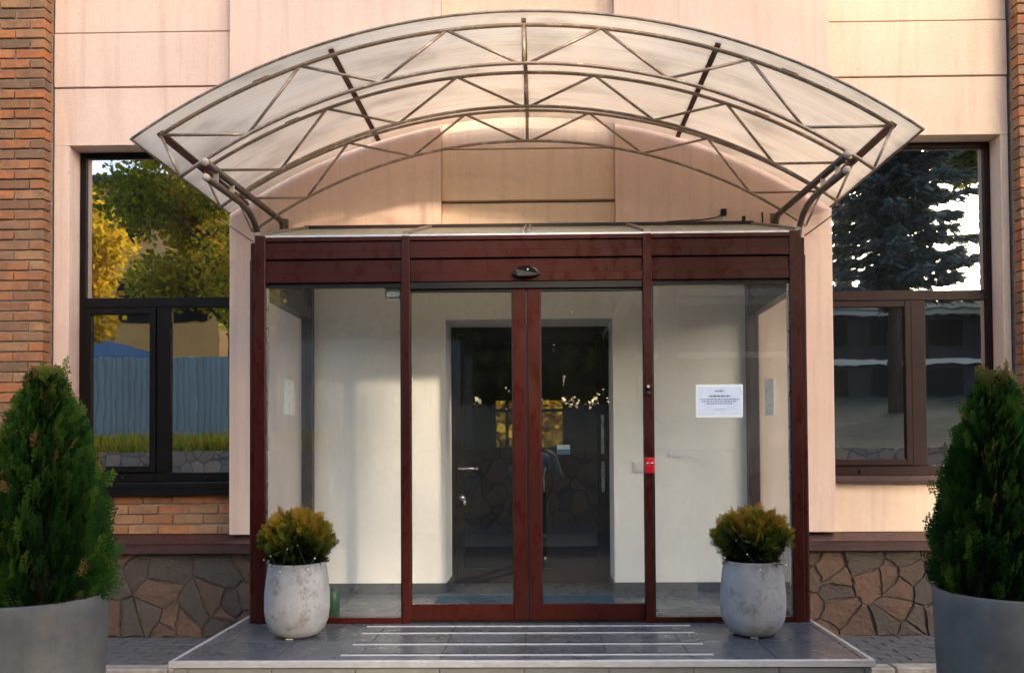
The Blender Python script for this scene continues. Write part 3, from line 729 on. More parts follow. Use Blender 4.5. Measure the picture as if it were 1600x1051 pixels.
sw_ = thing('light_switch', 'white light switch on the inner wall just left of the right door post', 'switch', (0.83, 0, 1.3))
bm = bmesh.new(); add_box(bm, .815, .905, -.012, -.001, 1.275, 1.365, .004); bm_obj('switch_plate', bm, M['white_plastic'], sw_); box('rocker', .832, .888, -.017, -.0125, 1.292, 1.348, M['white_plastic'], sw_, .002)
def notice(name, x0, x1, z0, z1, y, label):
    n = thing(name, label, 'notice', ((x0 + x1) / 2, y, z0))
    box('sheet', x0, x1, y - .002, y, z0, z1, M['paper_edge'], n)
    box('printed_page', x0 + .014, x1 - .012, y - .0035, y - .0022, z0 + .016, z1 - .016, M['paper'], n)
    bm = bmesh.new(); r = random.Random(4); h = z1 - z0; wd = x1 - x0; cx = (x0 + x1) / 2
    for fz, fw_, th in ((.80, .17, .010), (.645, .46, .010), (.55, .82, .006), (.485, .76, .006), (.42, .54, .006), (.24, .26, .003)):
        x = cx - fw_ * wd / 2
        while x < cx + fw_ * wd / 2:
            l = r.uniform(.006, .022); add_box(bm, x, min(x + l, cx + fw_ * wd / 2), y - .0045, y - .0036, z0 + fz * h - th / 2, z0 + fz * h + th / 2); x += l + .005
    bm_obj('print', bm, M['ink'], n)['kind'] = 'stuff'
notice('notice_sheet', 1.102, 1.408, 1.665, 1.880, YF + .029, 'white printed notice in a clear sleeve taped inside the right side pane')
n2 = box('paper_notice', 1.10, 1.23, -.006, -.003, 1.40, 1.47, M['paper_edge']); props(n2, 'small blank white card on the inner wall right of the door', 'paper card')
for s, z, lab in ((-1, 1.83, 'faint paper sheet hanging on the left side pane of the porch'), (1, 1.80, 'faint paper sheet hanging on the right side pane of the porch')):
    x_ = s * 1.757; a, b = sorted((x_, x_ - s * .003)); o = box('paper_sheet', a, b, -.62, -.40, z - .1, z + .16, M['paper_edge']); props(o, lab, 'paper')
o = thing('door_sticker', 'blue and white sticker on the dark inner door glass', 'sticker', (.22, DY + .02, 1.45))
box('sticker_base', .225, .335, DY + .0215, DY + .0235, 1.42, 1.50, M['paper_edge'], o); box('sticker_band', .226, .334, DY + .0195, DY + .0212, 1.421, 1.462, M['sticker_blue'], o)
cb = thing('cable_socket', 'small black cable socket with a thin wire on the wall above the porch roof', 'socket', (1.55, 0, 3.3))
box('socket', 1.53, 1.575, -.03, -.001, 3.31, 3.36, M['black'], cb, .003); box('mount', 1.548, 1.572, -.012, -.001, 3.27, 3.309, M['white_plastic'], cb)
tube('wire', [(1.545, -.02, 3.315), (1.49, -.012, 3.295), (1.38, -.008, 3.278), (1.2, -.006, 3.272), (1.1, -.006, 3.266)], .004, M['black'], cb, 6)
bm = bmesh.new(); add_box(bm, 1.70, 1.722, -.03, -.001, 3.262, 3.30); bm_obj('stud', bm, M['black'], cb)
tube('conduit', [(1.86, -.012, 3.33), (1.86, -.012, 3.10)], .006, M['win_black'], cb, 6)
# corner detector inside the porch, top left
dt = thing('corner_detector', 'small grey detector hanging under the porch beam left of the doors', 'detector', (-.86, -.9, 2.5))
bm = bmesh.new(); add_box(bm, -.94, -.83, YF + .07, YF + .17, 2.47, 2.56, .012); bm_obj('detector_body', bm, M['steel'], dt)

# ------------------------------------------------------------------ canopy
cn = thing('arched_canopy', 'arched milky plastic canopy on brown tube trusses above the porch', 'canopy', (0, 0, 3.3))
RC, ZA = 4.17, 4.108
def arc_z(x, za=ZA, rc=RC): return za - (rc - math.sqrt(rc * rc - x * x))
YB, YFc, XH = -0.03, -1.57, 2.385
bm = bmesh.new(); NX, NY = 64, 10; th = .012; gr = []
for up in (0, th):
    gr.append([[bm.verts.new((XH * (2 * i / NX - 1), YB + (YFc - YB) * j / NY, arc_z(XH * (2 * i / NX - 1)) + up + .003 * math.sin(j * 1.9 + i * .3))) for j in range(NY + 1)] for i in range(NX + 1)])
for i in range(NX):
    for j in range(NY):
        for g in gr: bm.faces.new((g[i][j], g[i + 1][j], g[i + 1][j + 1], g[i][j + 1]))
for i in range(NX):
    for j in (0, NY): bm.faces.new((gr[0][i][j], gr[0][i + 1][j], gr[1][i + 1][j], gr[1][i][j]))
for j in range(NY):
    for i in (0, NX): bm.faces.new((gr[0][i][j], gr[0][i][j + 1], gr[1][i][j + 1], gr[1][i][j]))
bm_obj('roof_sheet', bm, M['poly'], cn, True)
# worn trims along the edges
tube('edge_trim', [(XH * (2 * i / 64 - 1), YFc - .002, arc_z(XH * (2 * i / 64 - 1)) + .006) for i in range(65)], .008, M['poly_edge'], cn, 6)
for s in (-1, 1): tube('edge_trim', [(s * (XH + .004), YFc, arc_z(XH) + .005), (s * (XH + .004), YB, arc_z(XH) + .005)], .010, M['poly_edge'], cn, 6)
TR = .0125; BR = .0092
def truss(y):
    tr_ = tube('truss', [(2.24 * (2 * i / 56 - 1), y, arc_z(2.24 * (2 * i / 56 - 1)) - .042) for i in range(57)], TR, M['tube'], cn, 8)
    zb = lambda x: 3.83 - (3.66 - math.sqrt(3.66 ** 2 - x * x))
    tube('bottom_chord', [(2.12 * (2 * i / 48 - 1), y, zb(2.12 * (2 * i / 48 - 1))) for i in range(49)], TR * .95, M['tube'], tr_, 8)
    zt = lambda x: arc_z(x) - .042
    nodes = [(2.24, zt(2.24)), (1.70, zb(1.70)), (1.38, zt(1.38)), (.88, zb(.88)), (.475, zt(.475)), (0.03, zb(0))]
    for s in (-1, 1):
        for a, b in zip(nodes, nodes[1:]): tube('web_bar', [(s * a[0], y, a[1]), (s * b[0], y, b[1])], BR, M['tube'], tr_, 6)
        tube('web_bar', [(s * 2.24, y, zt(2.24)), (s * 2.12, y, zb(2.12))], BR, M['tube'], tr_, 6)
    tube('web_bar', [(0, y, zt(0)), (0, y, zb(0))], TR, M['tube'], tr_, 8)
    # splice sleeves
    for x in (-1.62, 1.62): tube('sleeve', [(x + d, y, zt(x + d) + .012) for d in (-.05, 0, .05)], .010, M['tube'], tr_, 6)
for y in (-1.50, -.88, -.26): truss(y)
def purlin(x, wd, mt, drop):
    z = arc_z(x) - drop; ang = math.asin(x / RC)
    bm = bmesh.new(); add_box(bm, -wd / 2, wd / 2, -1.50, -.06, -.012, .012); o = bm_obj('purlin', bm, mt, cn); 
    o.rotation_euler = (0, ang, 0); o.location = Vector((x, (-1.50 - .06) / 2, z)) - origin(cn); return o
purlin(-1.185, .034, M['purlin'], .016); purlin(1.185, .034, M['purlin'], .016); purlin(0, .028, M['tube'], .016)
purlin(-2.235, .045, M['purlin'], .045); purlin(2.235, .045, M['purlin'], .045)
# carrying arms
for s in (-1, 1):
    xa = s * 1.955
    pts = [(xa, -1.52, 3.235), (xa, -.10, 3.285), (xa, -.055, 3.26), (xa, -.05, 3.10), (xa, -.05, 2.95)]
    a = tube('support_arm', pts, .024, M['arm'], cn, 12)
    tube('end_cap', [(xa, -1.5205, 3.235), (xa, -1.535, 3.2345), (xa, -1.545, 3.234)], [.025, .025, .019], M['cap'], a, 14)
    pts = [(xa, -1.50, 3.145), (xa, -.95, 3.165), (xa, -.80, 3.150), (xa, -.70, 3.115), (xa, -.62, 3.05), (xa, -.58, 2.97), (xa, -.57, 2.86), (xa, -.57, 2.70)]
    a = tube('support_arm', pts, .022, M['arm'], cn, 12)
    tube('end_cap', [(xa, -1.5005, 3.145), (xa, -1.515, 3.1445), (xa, -1.525, 3.144)], [.0235, .0235, .018], M['cap'], a, 14)
    for y in (-1.36, -1.10):
        box('bracket', xa - .016, xa + .016, y - .004, y + .004, 3.155, 3.24, M['cap'], cn)
    x1_, x2_ = sorted((xa, s * 1.80))
    box('bracket', x1_, x2_, -.60, -.54, 2.78, 2.83, M['arm'], cn)
    tube('brace_rod', [(s * 2.12, -.88, 3.07), (s * 1.99, -.62, 2.98)], .006, M['tube'], cn, 6)
    box('wall_bracket', s * 1.955 - .03, s * 1.955 + .03, -.02, -.001, 2.95, 3.32, M['arm'], cn)

# ------------------------------------------------------------------ foliage tools
def spray_template(n_side, seed, width=0.055, sub=2):
    r = random.Random(seed); Q = []
    def quad(a, b, w0, w1, yk):
        a = np.array(a); b = np.array(b); d = b - a; n = np.array([-d[1], d[0]]); n = n / (np.linalg.norm(n) + 1e-9)
        for p_, w_, sg in ((a, w0, 1), (a, w0, -1), (b, w1, -1), (b, w1, 1)):
            q = p_ + n * w_ * sg; Q.append((q[0], yk * (q[0] ** 2) * 0.6 + 0.10 * q[1] ** 2, q[1]))
    quad((0, 0), (0, 1), width * .5, width * .25, 0)
    for i in range(n_side):
        tt = .12 + .84 * i / n_side; sg = 1 if i % 2 else -1; L = (.36 * (1 - tt) ** .7 + .09) * r.uniform(.8, 1.15); an = R(r.uniform(34, 52))
        b = (sg * math.sin(an) * L, tt + math.cos(an) * L); yk = r.uniform(-1, 1)
        quad((0, tt), b, width * .55, width * .35, yk)
        for k in range(sub):
            u = .35 + .4 * k; a = (b[0] * u, tt + (b[1] - tt) * u); l = L * .34; 
            for s2 in (-1, 1):
                an2 = an + s2 * R(40); quad(a, (a[0] + sg * math.sin(an2) * l, a[1] + math.cos(an2) * l), width * .42, width * .3, yk)
    return np.array(Q).reshape(-1, 4, 3)
def scatter(name, templates, pos, dirs, normals, size, tint, mat, par):
    """instance leaf templates into one mesh with numpy"""
    V = []; T = []
    pos = np.asarray(pos); dirs = np.asarray(dirs); normals = np.asarray(normals); size = np.asarray(size); tint = np.asarray(tint)
    idx = rng.integers(0, len(templates), len(pos))
    dirs = dirs / np.linalg.norm(dirs, axis=1, keepdims=True)
    xa = np.cross(normals, dirs); xa /= (np.linalg.norm(xa, axis=1, keepdims=True) + 1e-9); ya = np.cross(dirs, xa)
    for k, tp in enumerate(templates):
        s_ = np.where(idx == k)[0]
        if not len(s_): continue
        q = tp.reshape(1, -1, 3) * size[s_][:, None, None]
        w_ = q[..., 0:1] * xa[s_][:, None, :] + q[..., 1:2] * ya[s_][:, None, :] + q[..., 2:3] * dirs[s_][:, None, :] + pos[s_][:, None, :]
        V.append(w_.reshape(-1, 3)); 
        tt = np.repeat(tint[s_], q.shape[1]) + np.tile(tp.reshape(-1, 3)[:, 2] * .12, len(s_)); T.append(tt)
    V = np.concatenate(V).astype(np.float32); T = np.clip(np.concatenate(T), 0, 1).astype(np.float32); n = len(V)
    me = bpy.data.meshes.new(name); me.vertices.add(n); me.vertices.foreach_set('co', V.ravel())
    me.loops.add(n); me.loops.foreach_set('vertex_index', np.arange(n, dtype=np.int32))
    me.polygons.add(n // 4); me.polygons.foreach_set('loop_start', np.arange(0, n, 4, dtype=np.int32)); me.update(calc_edges=True)
    at_ = me.attributes.new('tint', 'FLOAT', 'POINT'); at_.data.foreach_set('value', T)
    me.materials.append(mat)
    return link(name, me, par, loc=tuple(origin(par)))
SPR = [spray_template(11, s, 0.042) for s in range(5)]
LEAFT = [np.array([[(-.5, 0, 0), (.5, 0, 0), (.42, .12, 1), (-.42, -.1, 1)]]), np.array([[(-.35, .1, 0), (.5, 0, .1), (.3, .2, 1), (-.5, 0, .8)]])]

def thuja(loc, h, rad, label, seed, n=3300):
    r = np.random.default_rng(seed); px, py, pz = loc      # pz = soil level
    tr = thing('potted_thuja', label, 'conifer', loc, 'cone-shaped conifers in the big round planters')
    u = r.random(n) ** 0.85; th_ = r.random(n) * 2 * np.pi
    prof = np.interp(u, [0, .06, .2, .45, .7, .85, .95, 1.0], [.84, .97, 1.0, .86, .58, .38, .20, .06])
    lump = 1 + .15 * np.sin(6 * th_ + 7 * u + seed) * (1 - .4 * u) + .09 * np.sin(11 * th_ - 9 * u) + .05 * np.sin(23 * th_ + 17 * u)
    depth = 1 - .5 * r.random(n) ** 1.3
    rr = rad * prof * lump * depth
    P = np.stack([rr * np.cos(th_), rr * np.sin(th_), u * h * .93], 1)
    out = np.stack([np.cos(th_), np.sin(th_), 0 * th_], 1)
    D = out * (.42 + .35 * r.random(n))[:, None] + np.array([0, 0, 1.0]) * (1 - .25 * (u < .1))[:, None] + r.normal(0, .13, (n, 3))
    side = np.stack([-np.sin(th_), np.cos(th_), 0 * th_], 1)
    ang = r.normal(0, .45, n)[:, None]; N = side * np.cos(ang) + out * np.sin(ang)
    sz = (.128 - .05 * u) * r.uniform(.7, 1.35, n)
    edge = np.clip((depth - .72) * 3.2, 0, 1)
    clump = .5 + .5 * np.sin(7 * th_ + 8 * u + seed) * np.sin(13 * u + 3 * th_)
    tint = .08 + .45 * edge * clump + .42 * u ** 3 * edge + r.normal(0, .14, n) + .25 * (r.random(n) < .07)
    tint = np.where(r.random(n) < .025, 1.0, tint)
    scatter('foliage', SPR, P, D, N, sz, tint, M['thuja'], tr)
    # leading shoots
    m_ = 60; a_ = r.random(m_) * 2 * np.pi; rr_ = rad * .28 * r.random(m_) ** .5
    P = np.stack([rr_ * np.cos(a_), rr_ * np.sin(a_), h * (.80 + .17 * r.random(m_))], 1); D = np.stack([.25 * np.cos(a_), .25 * np.sin(a_), np.ones(m_)], 1)
    scatter('shoot', SPR, P, D, np.stack([np.sin(a_), np.cos(a_), 0 * a_], 1), r.uniform(.06, .13, m_), r.uniform(.7, 1.0, m_), M['thuja'], tr)
    bm = bmesh.new(); add_tube(bm, [(px, py, pz - .05), (px, py, pz + h * .5), (px, py, pz + h * .85)], [.025, .015, .004], 8); bm_obj('trunk', bm, M['bark'], tr, True)
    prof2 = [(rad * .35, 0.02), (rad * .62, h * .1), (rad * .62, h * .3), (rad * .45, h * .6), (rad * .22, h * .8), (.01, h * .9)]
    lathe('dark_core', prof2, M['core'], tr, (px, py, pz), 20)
    return tr
def big_planter(loc, label):
    pl_ = thing('round_planter', label, 'planter', loc, 'large round concrete planters')
    lathe('planter_body', [(.29, 0), (.30, .02), (.332, .80), (.334, .855), (.330, .862), (.306, .862), (.302, .85), (.30, .79)], M['pot_dark'], pl_, loc, 64)
    lathe('soil', [(.299, .78), (.2, .80), (.01, .81)], M['soil'], pl_, loc, 32)
big_planter((-2.42, -2.43, -.1), 'large grey concrete planter at the left edge holding a cone conifer')
thuja((-2.36, -2.43, .70), 1.18, .245, 'tall cone-shaped green conifer in the left large planter', 1)
big_planter((2.37, -2.38, -.1), 'large grey concrete planter at the right edge holding a cone conifer')
thuja((2.33, -2.38, .70), 1.11, .245, 'tall cone-shaped conifer with bronze tips in the right large planter', 5)

def globe_pot(loc, s, lab1, lab2, seed):
    x, y, z = loc; r = np.random.default_rng(seed)
    pt = thing('concrete_pot', lab1, 'plant pot', loc, 'small pale concrete pots on the step')
    lathe('pot_body', [(.095, .004), (.125, .012), (.160, .045), (.185, .10), (.194, .165), (.193, .26), (.181, .37), (.170, .440), (.171, .448), (.163, .449), (.158, .440), (.160, .40)], M['pot_light'], pt, loc, 64)
    for a in (0.6, 2.6, 4.5): box('foot', x + .085 * math.cos(a) - .02, x + .085 * math.cos(a) + .02, y + .085 * math.sin(a) - .02, y + .085 * math.sin(a) + .02, z, z + .012, M['white_plastic'], pt)
    lathe('soil', [(.159, .395), (.08, .41), (.005, .412)], M['soil'], pt, loc, 24)
    bu = thing('globe_bush', lab2, 'shrub', (x, y, z + .41), 'round bronze-tipped shrubs in the small pots')
    n = 2600; u = r.random(n); th_ = r.random(n) * 2 * np.pi
    el = np.arcsin(np.clip(-.85 + 1.85 * u, -1, 1)); dep = 1 - .45 * r.random(n) ** 1.5
    lump = 1 + .10 * np.sin(4 * th_ + seed + 3 * el) + .07 * np.sin(9 * th_ - 5 * el)
    d_ = np.stack([np.cos(el) * np.cos(th_), np.cos(el) * np.sin(th_), np.sin(el)], 1)
    P = d_ * (np.array([.178, .178, .150]) * (dep * lump)[:, None]) * np.where(d_[:, 2:3] < -.2, np.array([[.8, .8, 1]]), 1) + np.array([0, 0, .150])
    D = d_ * .9 + np.array([0, 0, .55]) + r.normal(0, .30, (n, 3))
    N = np.cross(d_, r.normal(0, 1, (n, 3)))
    tint = .12 + .75 * np.clip((dep - .6) * 2.5, 0, 1) * np.clip(.35 + d_[:, 2], 0, 1) + .18 * np.sin(4 * th_ + 3 * el + seed) * (dep > .75) + r.normal(0, .10, n)  # golden tops: bronze growth, plus warm sun accents put into the tint
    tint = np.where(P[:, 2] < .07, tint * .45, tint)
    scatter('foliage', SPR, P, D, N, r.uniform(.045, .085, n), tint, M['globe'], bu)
    bm = bmesh.new(); rr = random.Random(seed)
    for k in range(26):
        a = rr.uniform(0, 6.28); b = rr.uniform(.06, .15)
        add_tube(bm, [(x + .03 * math.cos(a), y + .03 * math.sin(a), z + .40), (x + b * .7 * math.cos(a), y + b * .7 * math.sin(a), z + .46), (x + b * 1.1 * math.cos(a), y + b * 1.1 * math.sin(a), z + .56)], [.006, .004, .002], 5)
    bm_obj('stems', bm, M['bark'], bu)
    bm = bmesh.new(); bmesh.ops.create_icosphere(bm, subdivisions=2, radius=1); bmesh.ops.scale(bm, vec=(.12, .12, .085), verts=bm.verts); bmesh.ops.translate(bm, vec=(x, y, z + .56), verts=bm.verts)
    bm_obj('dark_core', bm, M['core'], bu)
    return bu
globe_pot((-1.405, -1.47, PZ), -1, 'pale egg-shaped concrete pot on the step by the left porch post', 'round bronze-green shrub in the left small pot', 3)
globe_pot((1.365, -1.47, PZ), 1, 'pale egg-shaped concrete pot on the step by the right porch post', 'round bronze-green shrub in the right small pot', 8)
def fairy(x, y, z, seed, lab, n):
    r = random.Random(seed); t_ = thing('fairy_lights', lab, 'string lights', (x, y, z))
    pts = []
    for k in range(n):
        a = -math.pi / 2 + (k / (n - 1) - .5) * 2.4; rr = .175 if k % 2 else .195
        pts.append(Vector((x + rr * math.cos(a), y + rr * math.sin(a), z + .08 + .06 * math.sin(k * 1.7) + (.02 if k % 3 else -.03))))
    tube('wire', pts, .0015, M['green_plastic'], t_, 5)
    for q in pts:
        bm = bmesh.new(); bmesh.ops.create_icosphere(bm, subdivisions=1, radius=.0055); bmesh.ops.translate(bm, vec=q, verts=bm.verts); bm_obj('bulb', bm, M['white_plastic'], t_, True)
fairy(-1.405, -1.47, PZ + .42, 1, 'string of tiny white bulbs in the left round shrub', 9); fairy(1.365, -1.47, PZ + .42, 2, 'string of tiny white bulbs in the right round shrub', 7)
# green bottle-like can standing behind the left pot, inside the porch glass
lathe('watering_can_body', [(.03, 0), (.04, .01), (.04, .17), (.02, .2)], M['green_plastic'], None, (-1.318, -.95, PZ + .001), 20)
o = bpy.data.objects['watering_can_body']; o.name = 'green_bottle'; props(o, 'green plastic bottle on the porch floor behind the left pot', 'bottle')

# ------------------------------------------------------------------ across the street (seen mirrored in the glass)
bank = bmesh.new()
prof = [(-11.35, 1.45), (-12.4, 1.62), (-15, 1.9), (-22, 2.9), (-60, 4), (-160, 5)]
xs_ = [-120, -40, -20, -10, 0, 5, 10, 20, 40, 120]; g = []
for (y, z) in prof: g.append([bank.verts.new((x, y, z + (.35 if (x > 6 and y < -13) else 0))) for x in xs_])
for i in range(len(g) - 1):
    for j in range(len(xs_) - 1): bank.faces.new((g[i][j], g[i][j + 1], g[i + 1][j + 1], g[i + 1][j]))
o = bm_obj('hill', bank, M['grass']); props(o, kind='structure')
rw = box('retaining_wall', -60, 60, -11.36, -11.0, -0.3, 1.45, M['rubble']); props(rw, 'low rubble stone retaining wall along the far side of the street', 'wall')
# grass tufts on the bank edge
n = 9000; P = np.stack([rng.uniform(-19, -3.2, n), rng.uniform(-12.4, -11.2, n), np.full(n, 1.45)], 1); P[:, 2] += (-P[:, 1] - 11.3) * .15
D = np.stack([rng.normal(0, .3, n), rng.normal(0, .3, n), np.ones(n)], 1)
BL_ = [np.array([[(-.06, 0, 0), (.06, 0, 0), (.02, .1, 1), (-.02, .1, 1)]])]
gt = scatter('grass', BL_, P, D, np.stack([rng.normal(0, 1, n), rng.normal(0, 1, n), 0 * P[:, 0]], 1), rng.uniform(.15, .38, n), rng.uniform(0.2, .9, n), M['autumn'], None); props(gt, kind='stuff')
# corrugated fence
M['fence'] = simple('blue_grey_sheet', (0.17, 0.205, 0.195), 0.6, 0.0, var=0.12, scale=2, stretch=(1, 1, .2))
fc = thing('corrugated_fence', 'blue grey corrugated metal fence on top of the far bank', 'fence', (-8, -12.7, 1.6))
for k in range(8):
    x0 = -20.0 + k * 2.3; bm = bmesh.new(); q = []
    for i in range(93):
        x = x0 + i * .025; y = -12.7 + (.03 if (i // 3) % 2 else 0) ; q.append((bm.verts.new((x, y, 1.55)), bm.verts.new((x, y, 3.78))))
    for a, b in zip(q, q[1:]): bm.faces.new((a[0], b[0], b[1], a[1]))
    bm_obj('sheet', bm, M['fence'], fc); box('fence_post', x0 - .03, x0 + .03, -12.79, -12.73, 1.4, 3.8, M['steel'], fc)
wp = tube('white_post', [(-6.9, -11.9, 1.4), (-6.86, -11.9, 2.45), (-6.86, -11.9, 2.5)], [.055, .055, .03], M['white_plastic'], None, 12); props(wp, 'short white post leaning in front of the corrugated fence', 'post')
M['tent'] = simple('blue_tarpaulin', (0.012, 0.09, 0.17), 0.5, var=.1)
bm = bmesh.new(); ap = bm.verts.new((-11.6, -14.6, 4.5)); bs = [bm.verts.new(c) for c in ((-12.3, -13.4, 3.9), (-9.7, -13.4, 3.9), (-9.7, -15.9, 3.9), (-12.3, -15.9, 3.9))]
lo = [bm.verts.new((v_.co.x, v_.co.y, 3.6)) for v_ in bs]
for i in range(4): j = (i + 1) % 4; bm.faces.new((bs[i], bs[j], ap)); bm.faces.new((bs[i], bs[j], lo[j], lo[i]))
tn = thing('market_tent', 'blue peaked market tent roof behind the corrugated fence', 'tent', (-11, -14.6, 1.8)); bm_obj('tent_roof', bm, M['tent'], tn)
for a in (-12.25, -9.75):
    for b in (-13.45, -15.85): tube('tent_leg', [(a, b, 1.6), (a, b, 3.7)], .03, M['steel'], tn, 8)

def facade_house(name, label, x0, x1, y0, y1, z0, z1, wall, cols, rows, band=None, roof=None):
    h = thing(name, label, 'building', ((x0 + x1) / 2, (y0 + y1) / 2, z0))
    box('wall', x0, x1, y1, y0, z0, z1, wall, h)
    cw = (x1 - x0) / cols; rh = (z1 - z0) / rows
    wm = None
    for r_ in range(rows):
        for c_ in range(cols):
            a = x0 + cw * (c_ + .2); b = a + cw * .6; zz = z0 + rh * (r_ + .28)
            w_ = box('window', a, b, y0 + .02, y0 + .04, zz, zz + rh * .52, M['win_black'], h)
        if band: box('band', x0 - .1, x1 + .1, y0 + .001, y0 + .25, z0 + rh * (r_ + 1) - .22, z0 + rh * (r_ + 1) - .02, band, h)
    if roof: box('roof', x0 - .4, x1 + .4, y1 - .3, y0 + .5, z1, z1 + .25, roof, h)
    return h
M['ochre'] = simple('ochre_render', (0.75, 0.42, 0.14), 0.9, var=.1, scale=1); M['darkwall'] = simple('dark_render', (0.03, 0.031, 0.034), 0.8, var=.2, scale=1)
facade_house('ochre_house', 'tall ochre apartment house behind the fence across the street', -25, -13.2, -26, -36, 2.5, 12.6, M['ochre'], 5, 3, None, M['darkwall'])
facade_house('dark_pavilion', 'long dark two-storey pavilion with white bands across the street', 3.5, 30, -24, -34, 2.9, 6.7, M['darkwall'], 12, 2, M['white_plastic'], M['white_plastic'])

def broadleaf(name, label, x, y, z, h, rad, n, mat, seed, size=.16, grp='trees across the street', cat='tree', lo=.34):
    r = np.random.default_rng(seed); tr = thing(name, label, cat, (x, y, z), grp); rr = random.Random(seed)
    bm = bmesh.new(); add_tube(bm, [(x, y, z - .3), (x + .1, y, z + h * .25), (x - .05, y + .1, z + h * .5), (x, y, z + h * .8)], [h * .022, h * .017, h * .012, h * .004], 9)
    cs = []
    for k in range(26):
        zz = rr.uniform(lo, .95); a = rr.uniform(0, 6.28); q = rr.uniform(.25, 1) * math.sqrt(max(.05, 1 - ((zz - .62) / .42) ** 2)); c_ = Vector((x + rad * q * math.cos(a) * .85, y + rad * q * math.sin(a) * .85, z + h * zz)); cs.append((c_, rad * rr.uniform(.22, .42)))
        add_tube(bm, [(x, y, z + h * (zz * .7)), tuple((Vector((x, y, z + h * zz * .85)) + c_) / 2), tuple(c_)], [h * .007, h * .004, h * .001], 5)
    bm_obj('trunk', bm, M['bark'], tr, True)
    k = r.integers(0, len(cs), n); C_ = np.array([[*c_] for c_, _ in cs])[k]; RR = np.array([q for _, q in cs])[k]
    d_ = r.normal(0, 1, (n, 3)); d_ /= np.linalg.norm(d_, axis=1, keepdims=True)
    P = C_ + d_ * (RR * 1.15 * r.random(n) ** .62)[:, None] - np.array([x, y, z])
    tk = np.array([rr.uniform(-.2, .2) for _ in cs])[k]
    scatter('crown', LEAFT, P, d_ + r.normal(0, .6, (n, 3)), r.normal(0, 1, (n, 3)), r.uniform(.6, 1.4, n) * size, .5 + tk + r.normal(0, .16, n), mat, tr)
def spruce(x, y, z, h, rad, label, seed, n=42000):
    r = np.random.default_rng(seed); tr = thing('spruce_tree', label, 'tree', (x, y, z), 'trees across the street')
    bm = bmesh.new(); add_tube(bm, [(x, y, z - .3), (x, y, z + h * .98)], [h * .016, .01], 9)
    P = []; D = []; T = []; nb = 230; rr = random.Random(seed)
    for k in range(nb):
        u = (k / nb) ** .9; zz = z + h * (.27 + .71 * u); L = rad * (1 - u) ** .85 * rr.uniform(.7, 1.1) + .12; a = k * 2.4 + rr.uniform(-.3, .3); dr = L * .22
        tip = Vector((x + L * math.cos(a), y + L * math.sin(a), zz - dr + .12 * L)); mid = Vector((x + L * .5 * math.cos(a), y + L * .5 * math.sin(a), zz - dr * .75))
        add_tube(bm, [(x, y, zz), tuple(mid), tuple(tip)], [.035, .02, .006], 5)
        m_ = max(20, int(n / nb * (L / rad) * 1.7)); tt = r.random(m_) ** .8
        c_ = np.array([[x, y, zz]]) * ((1 - tt) ** 2)[:, None] + 2 * (tt * (1 - tt))[:, None] * np.array([[*mid]]) + (tt ** 2)[:, None] * np.array([[*tip]])
        wd = (.30 * L * (1 - tt * .7))[:, None]; sd = np.array([[-math.sin(a), math.cos(a), 0]]); o_ = r.uniform(-1, 1, (m_, 1))
        P.append(c_ + sd * wd * o_ * .6 + np.array([[0, 0, -1]]) * np.abs(r.normal(0, .10, (m_, 1)))); D.append(np.array([[math.cos(a), math.sin(a), -.5]]) + sd * o_ * .8 + r.normal(0, .25, (m_, 3))); T.append(.3 + .4 * tt + r.normal(0, .15, m_))
    bm_obj('trunk', bm, M['bark'], tr, True); P = np.concatenate(P) - np.array([x, y, z]); D = np.concatenate(D); T = np.concatenate(T); m_ = len(P)
    scatter('crown', [np.array([[(-.16, 0, 0), (.16, 0, 0), (.08, .05, 1), (-.08, .05, 1)]])], P, D, r.normal(0, 1, (m_, 3)), r.uniform(.14, .30, m_), T, M['spruce'], tr)
broadleaf('autumn_tree', 'yellow green autumn tree above the corrugated fence across the street', -9.0, -16.5, 2.0, 10.5, 3.1, 42000, M['autumn'], 21, .10)
n = 110000; P = np.stack([rng.uniform(-55, 60, n), rng.uniform(-52, -42, n), rng.random(n)], 1)
P[:, 2] = 3 + P[:, 2] ** .6 * (13.5 + 1.6 * np.sin(P[:, 0] * .55) + 1.2 * np.sin(P[:, 0] * 1.3 + 2) + .7 * np.sin(P[:, 0] * 3.1))
P[:, 2] = np.where(P[:, 0] > 17.5, 3 + (P[:, 2] - 3) * .38, P[:, 2])
fw = scatter('sky_block_wood', LEAFT, P, rng.normal(0, 1, (n, 3)), rng.normal(0, 1, (n, 3)), rng.uniform(.3, .8, n), rng.uniform(.2, 1, n), M['greenleaf'], None); props(fw, kind='stuff')  # added tree line, its height shaped to block bright sky in the glass
broadleaf('sun_block_tree', 'very tall slender tree added far behind the spruce to block sun from the upper wall', 12.9, -27, 2.6, 21, 2.7, 26000, M['greenleaf'], 51, .26, lo=.5)  # made-up tree, placed to stop a sun hotspot on the upper wall
broadleaf('autumn_tree', 'golden autumn tree at the far left of the fence across the street', -16.5, -19.5, 2.2, 8.5, 2.8, 14000, M['gold'], 22)
spruce(10.3, -16.2, 2.0, 15.0, 2.35, 'tall dark spruce across the street right of the porch', 5)
broadleaf('shading_tree', 'broad green tree added left of the spruce to shade the facade', 3.4, -17.0, 1.9, 15.0, 4.3, 52000, M['greenleaf'], 31, .24, lo=.37)  # put in to block the sun; crown shaped to leave lit patches
broadleaf('shading_tree', 'round green tree added beyond the spruce to block the sun', 17.8, -19.5, 2.2, 14.5, 4.4, 36000, M['greenleaf'], 33, .24)  # further added tree that keeps sun off the facade
broadleaf('golden_tree', 'golden autumn tree standing behind the building', -1.2, 24, 0, 8.5, 4.5, 16000, M['gold'], 41, .26, None, lo=.10)

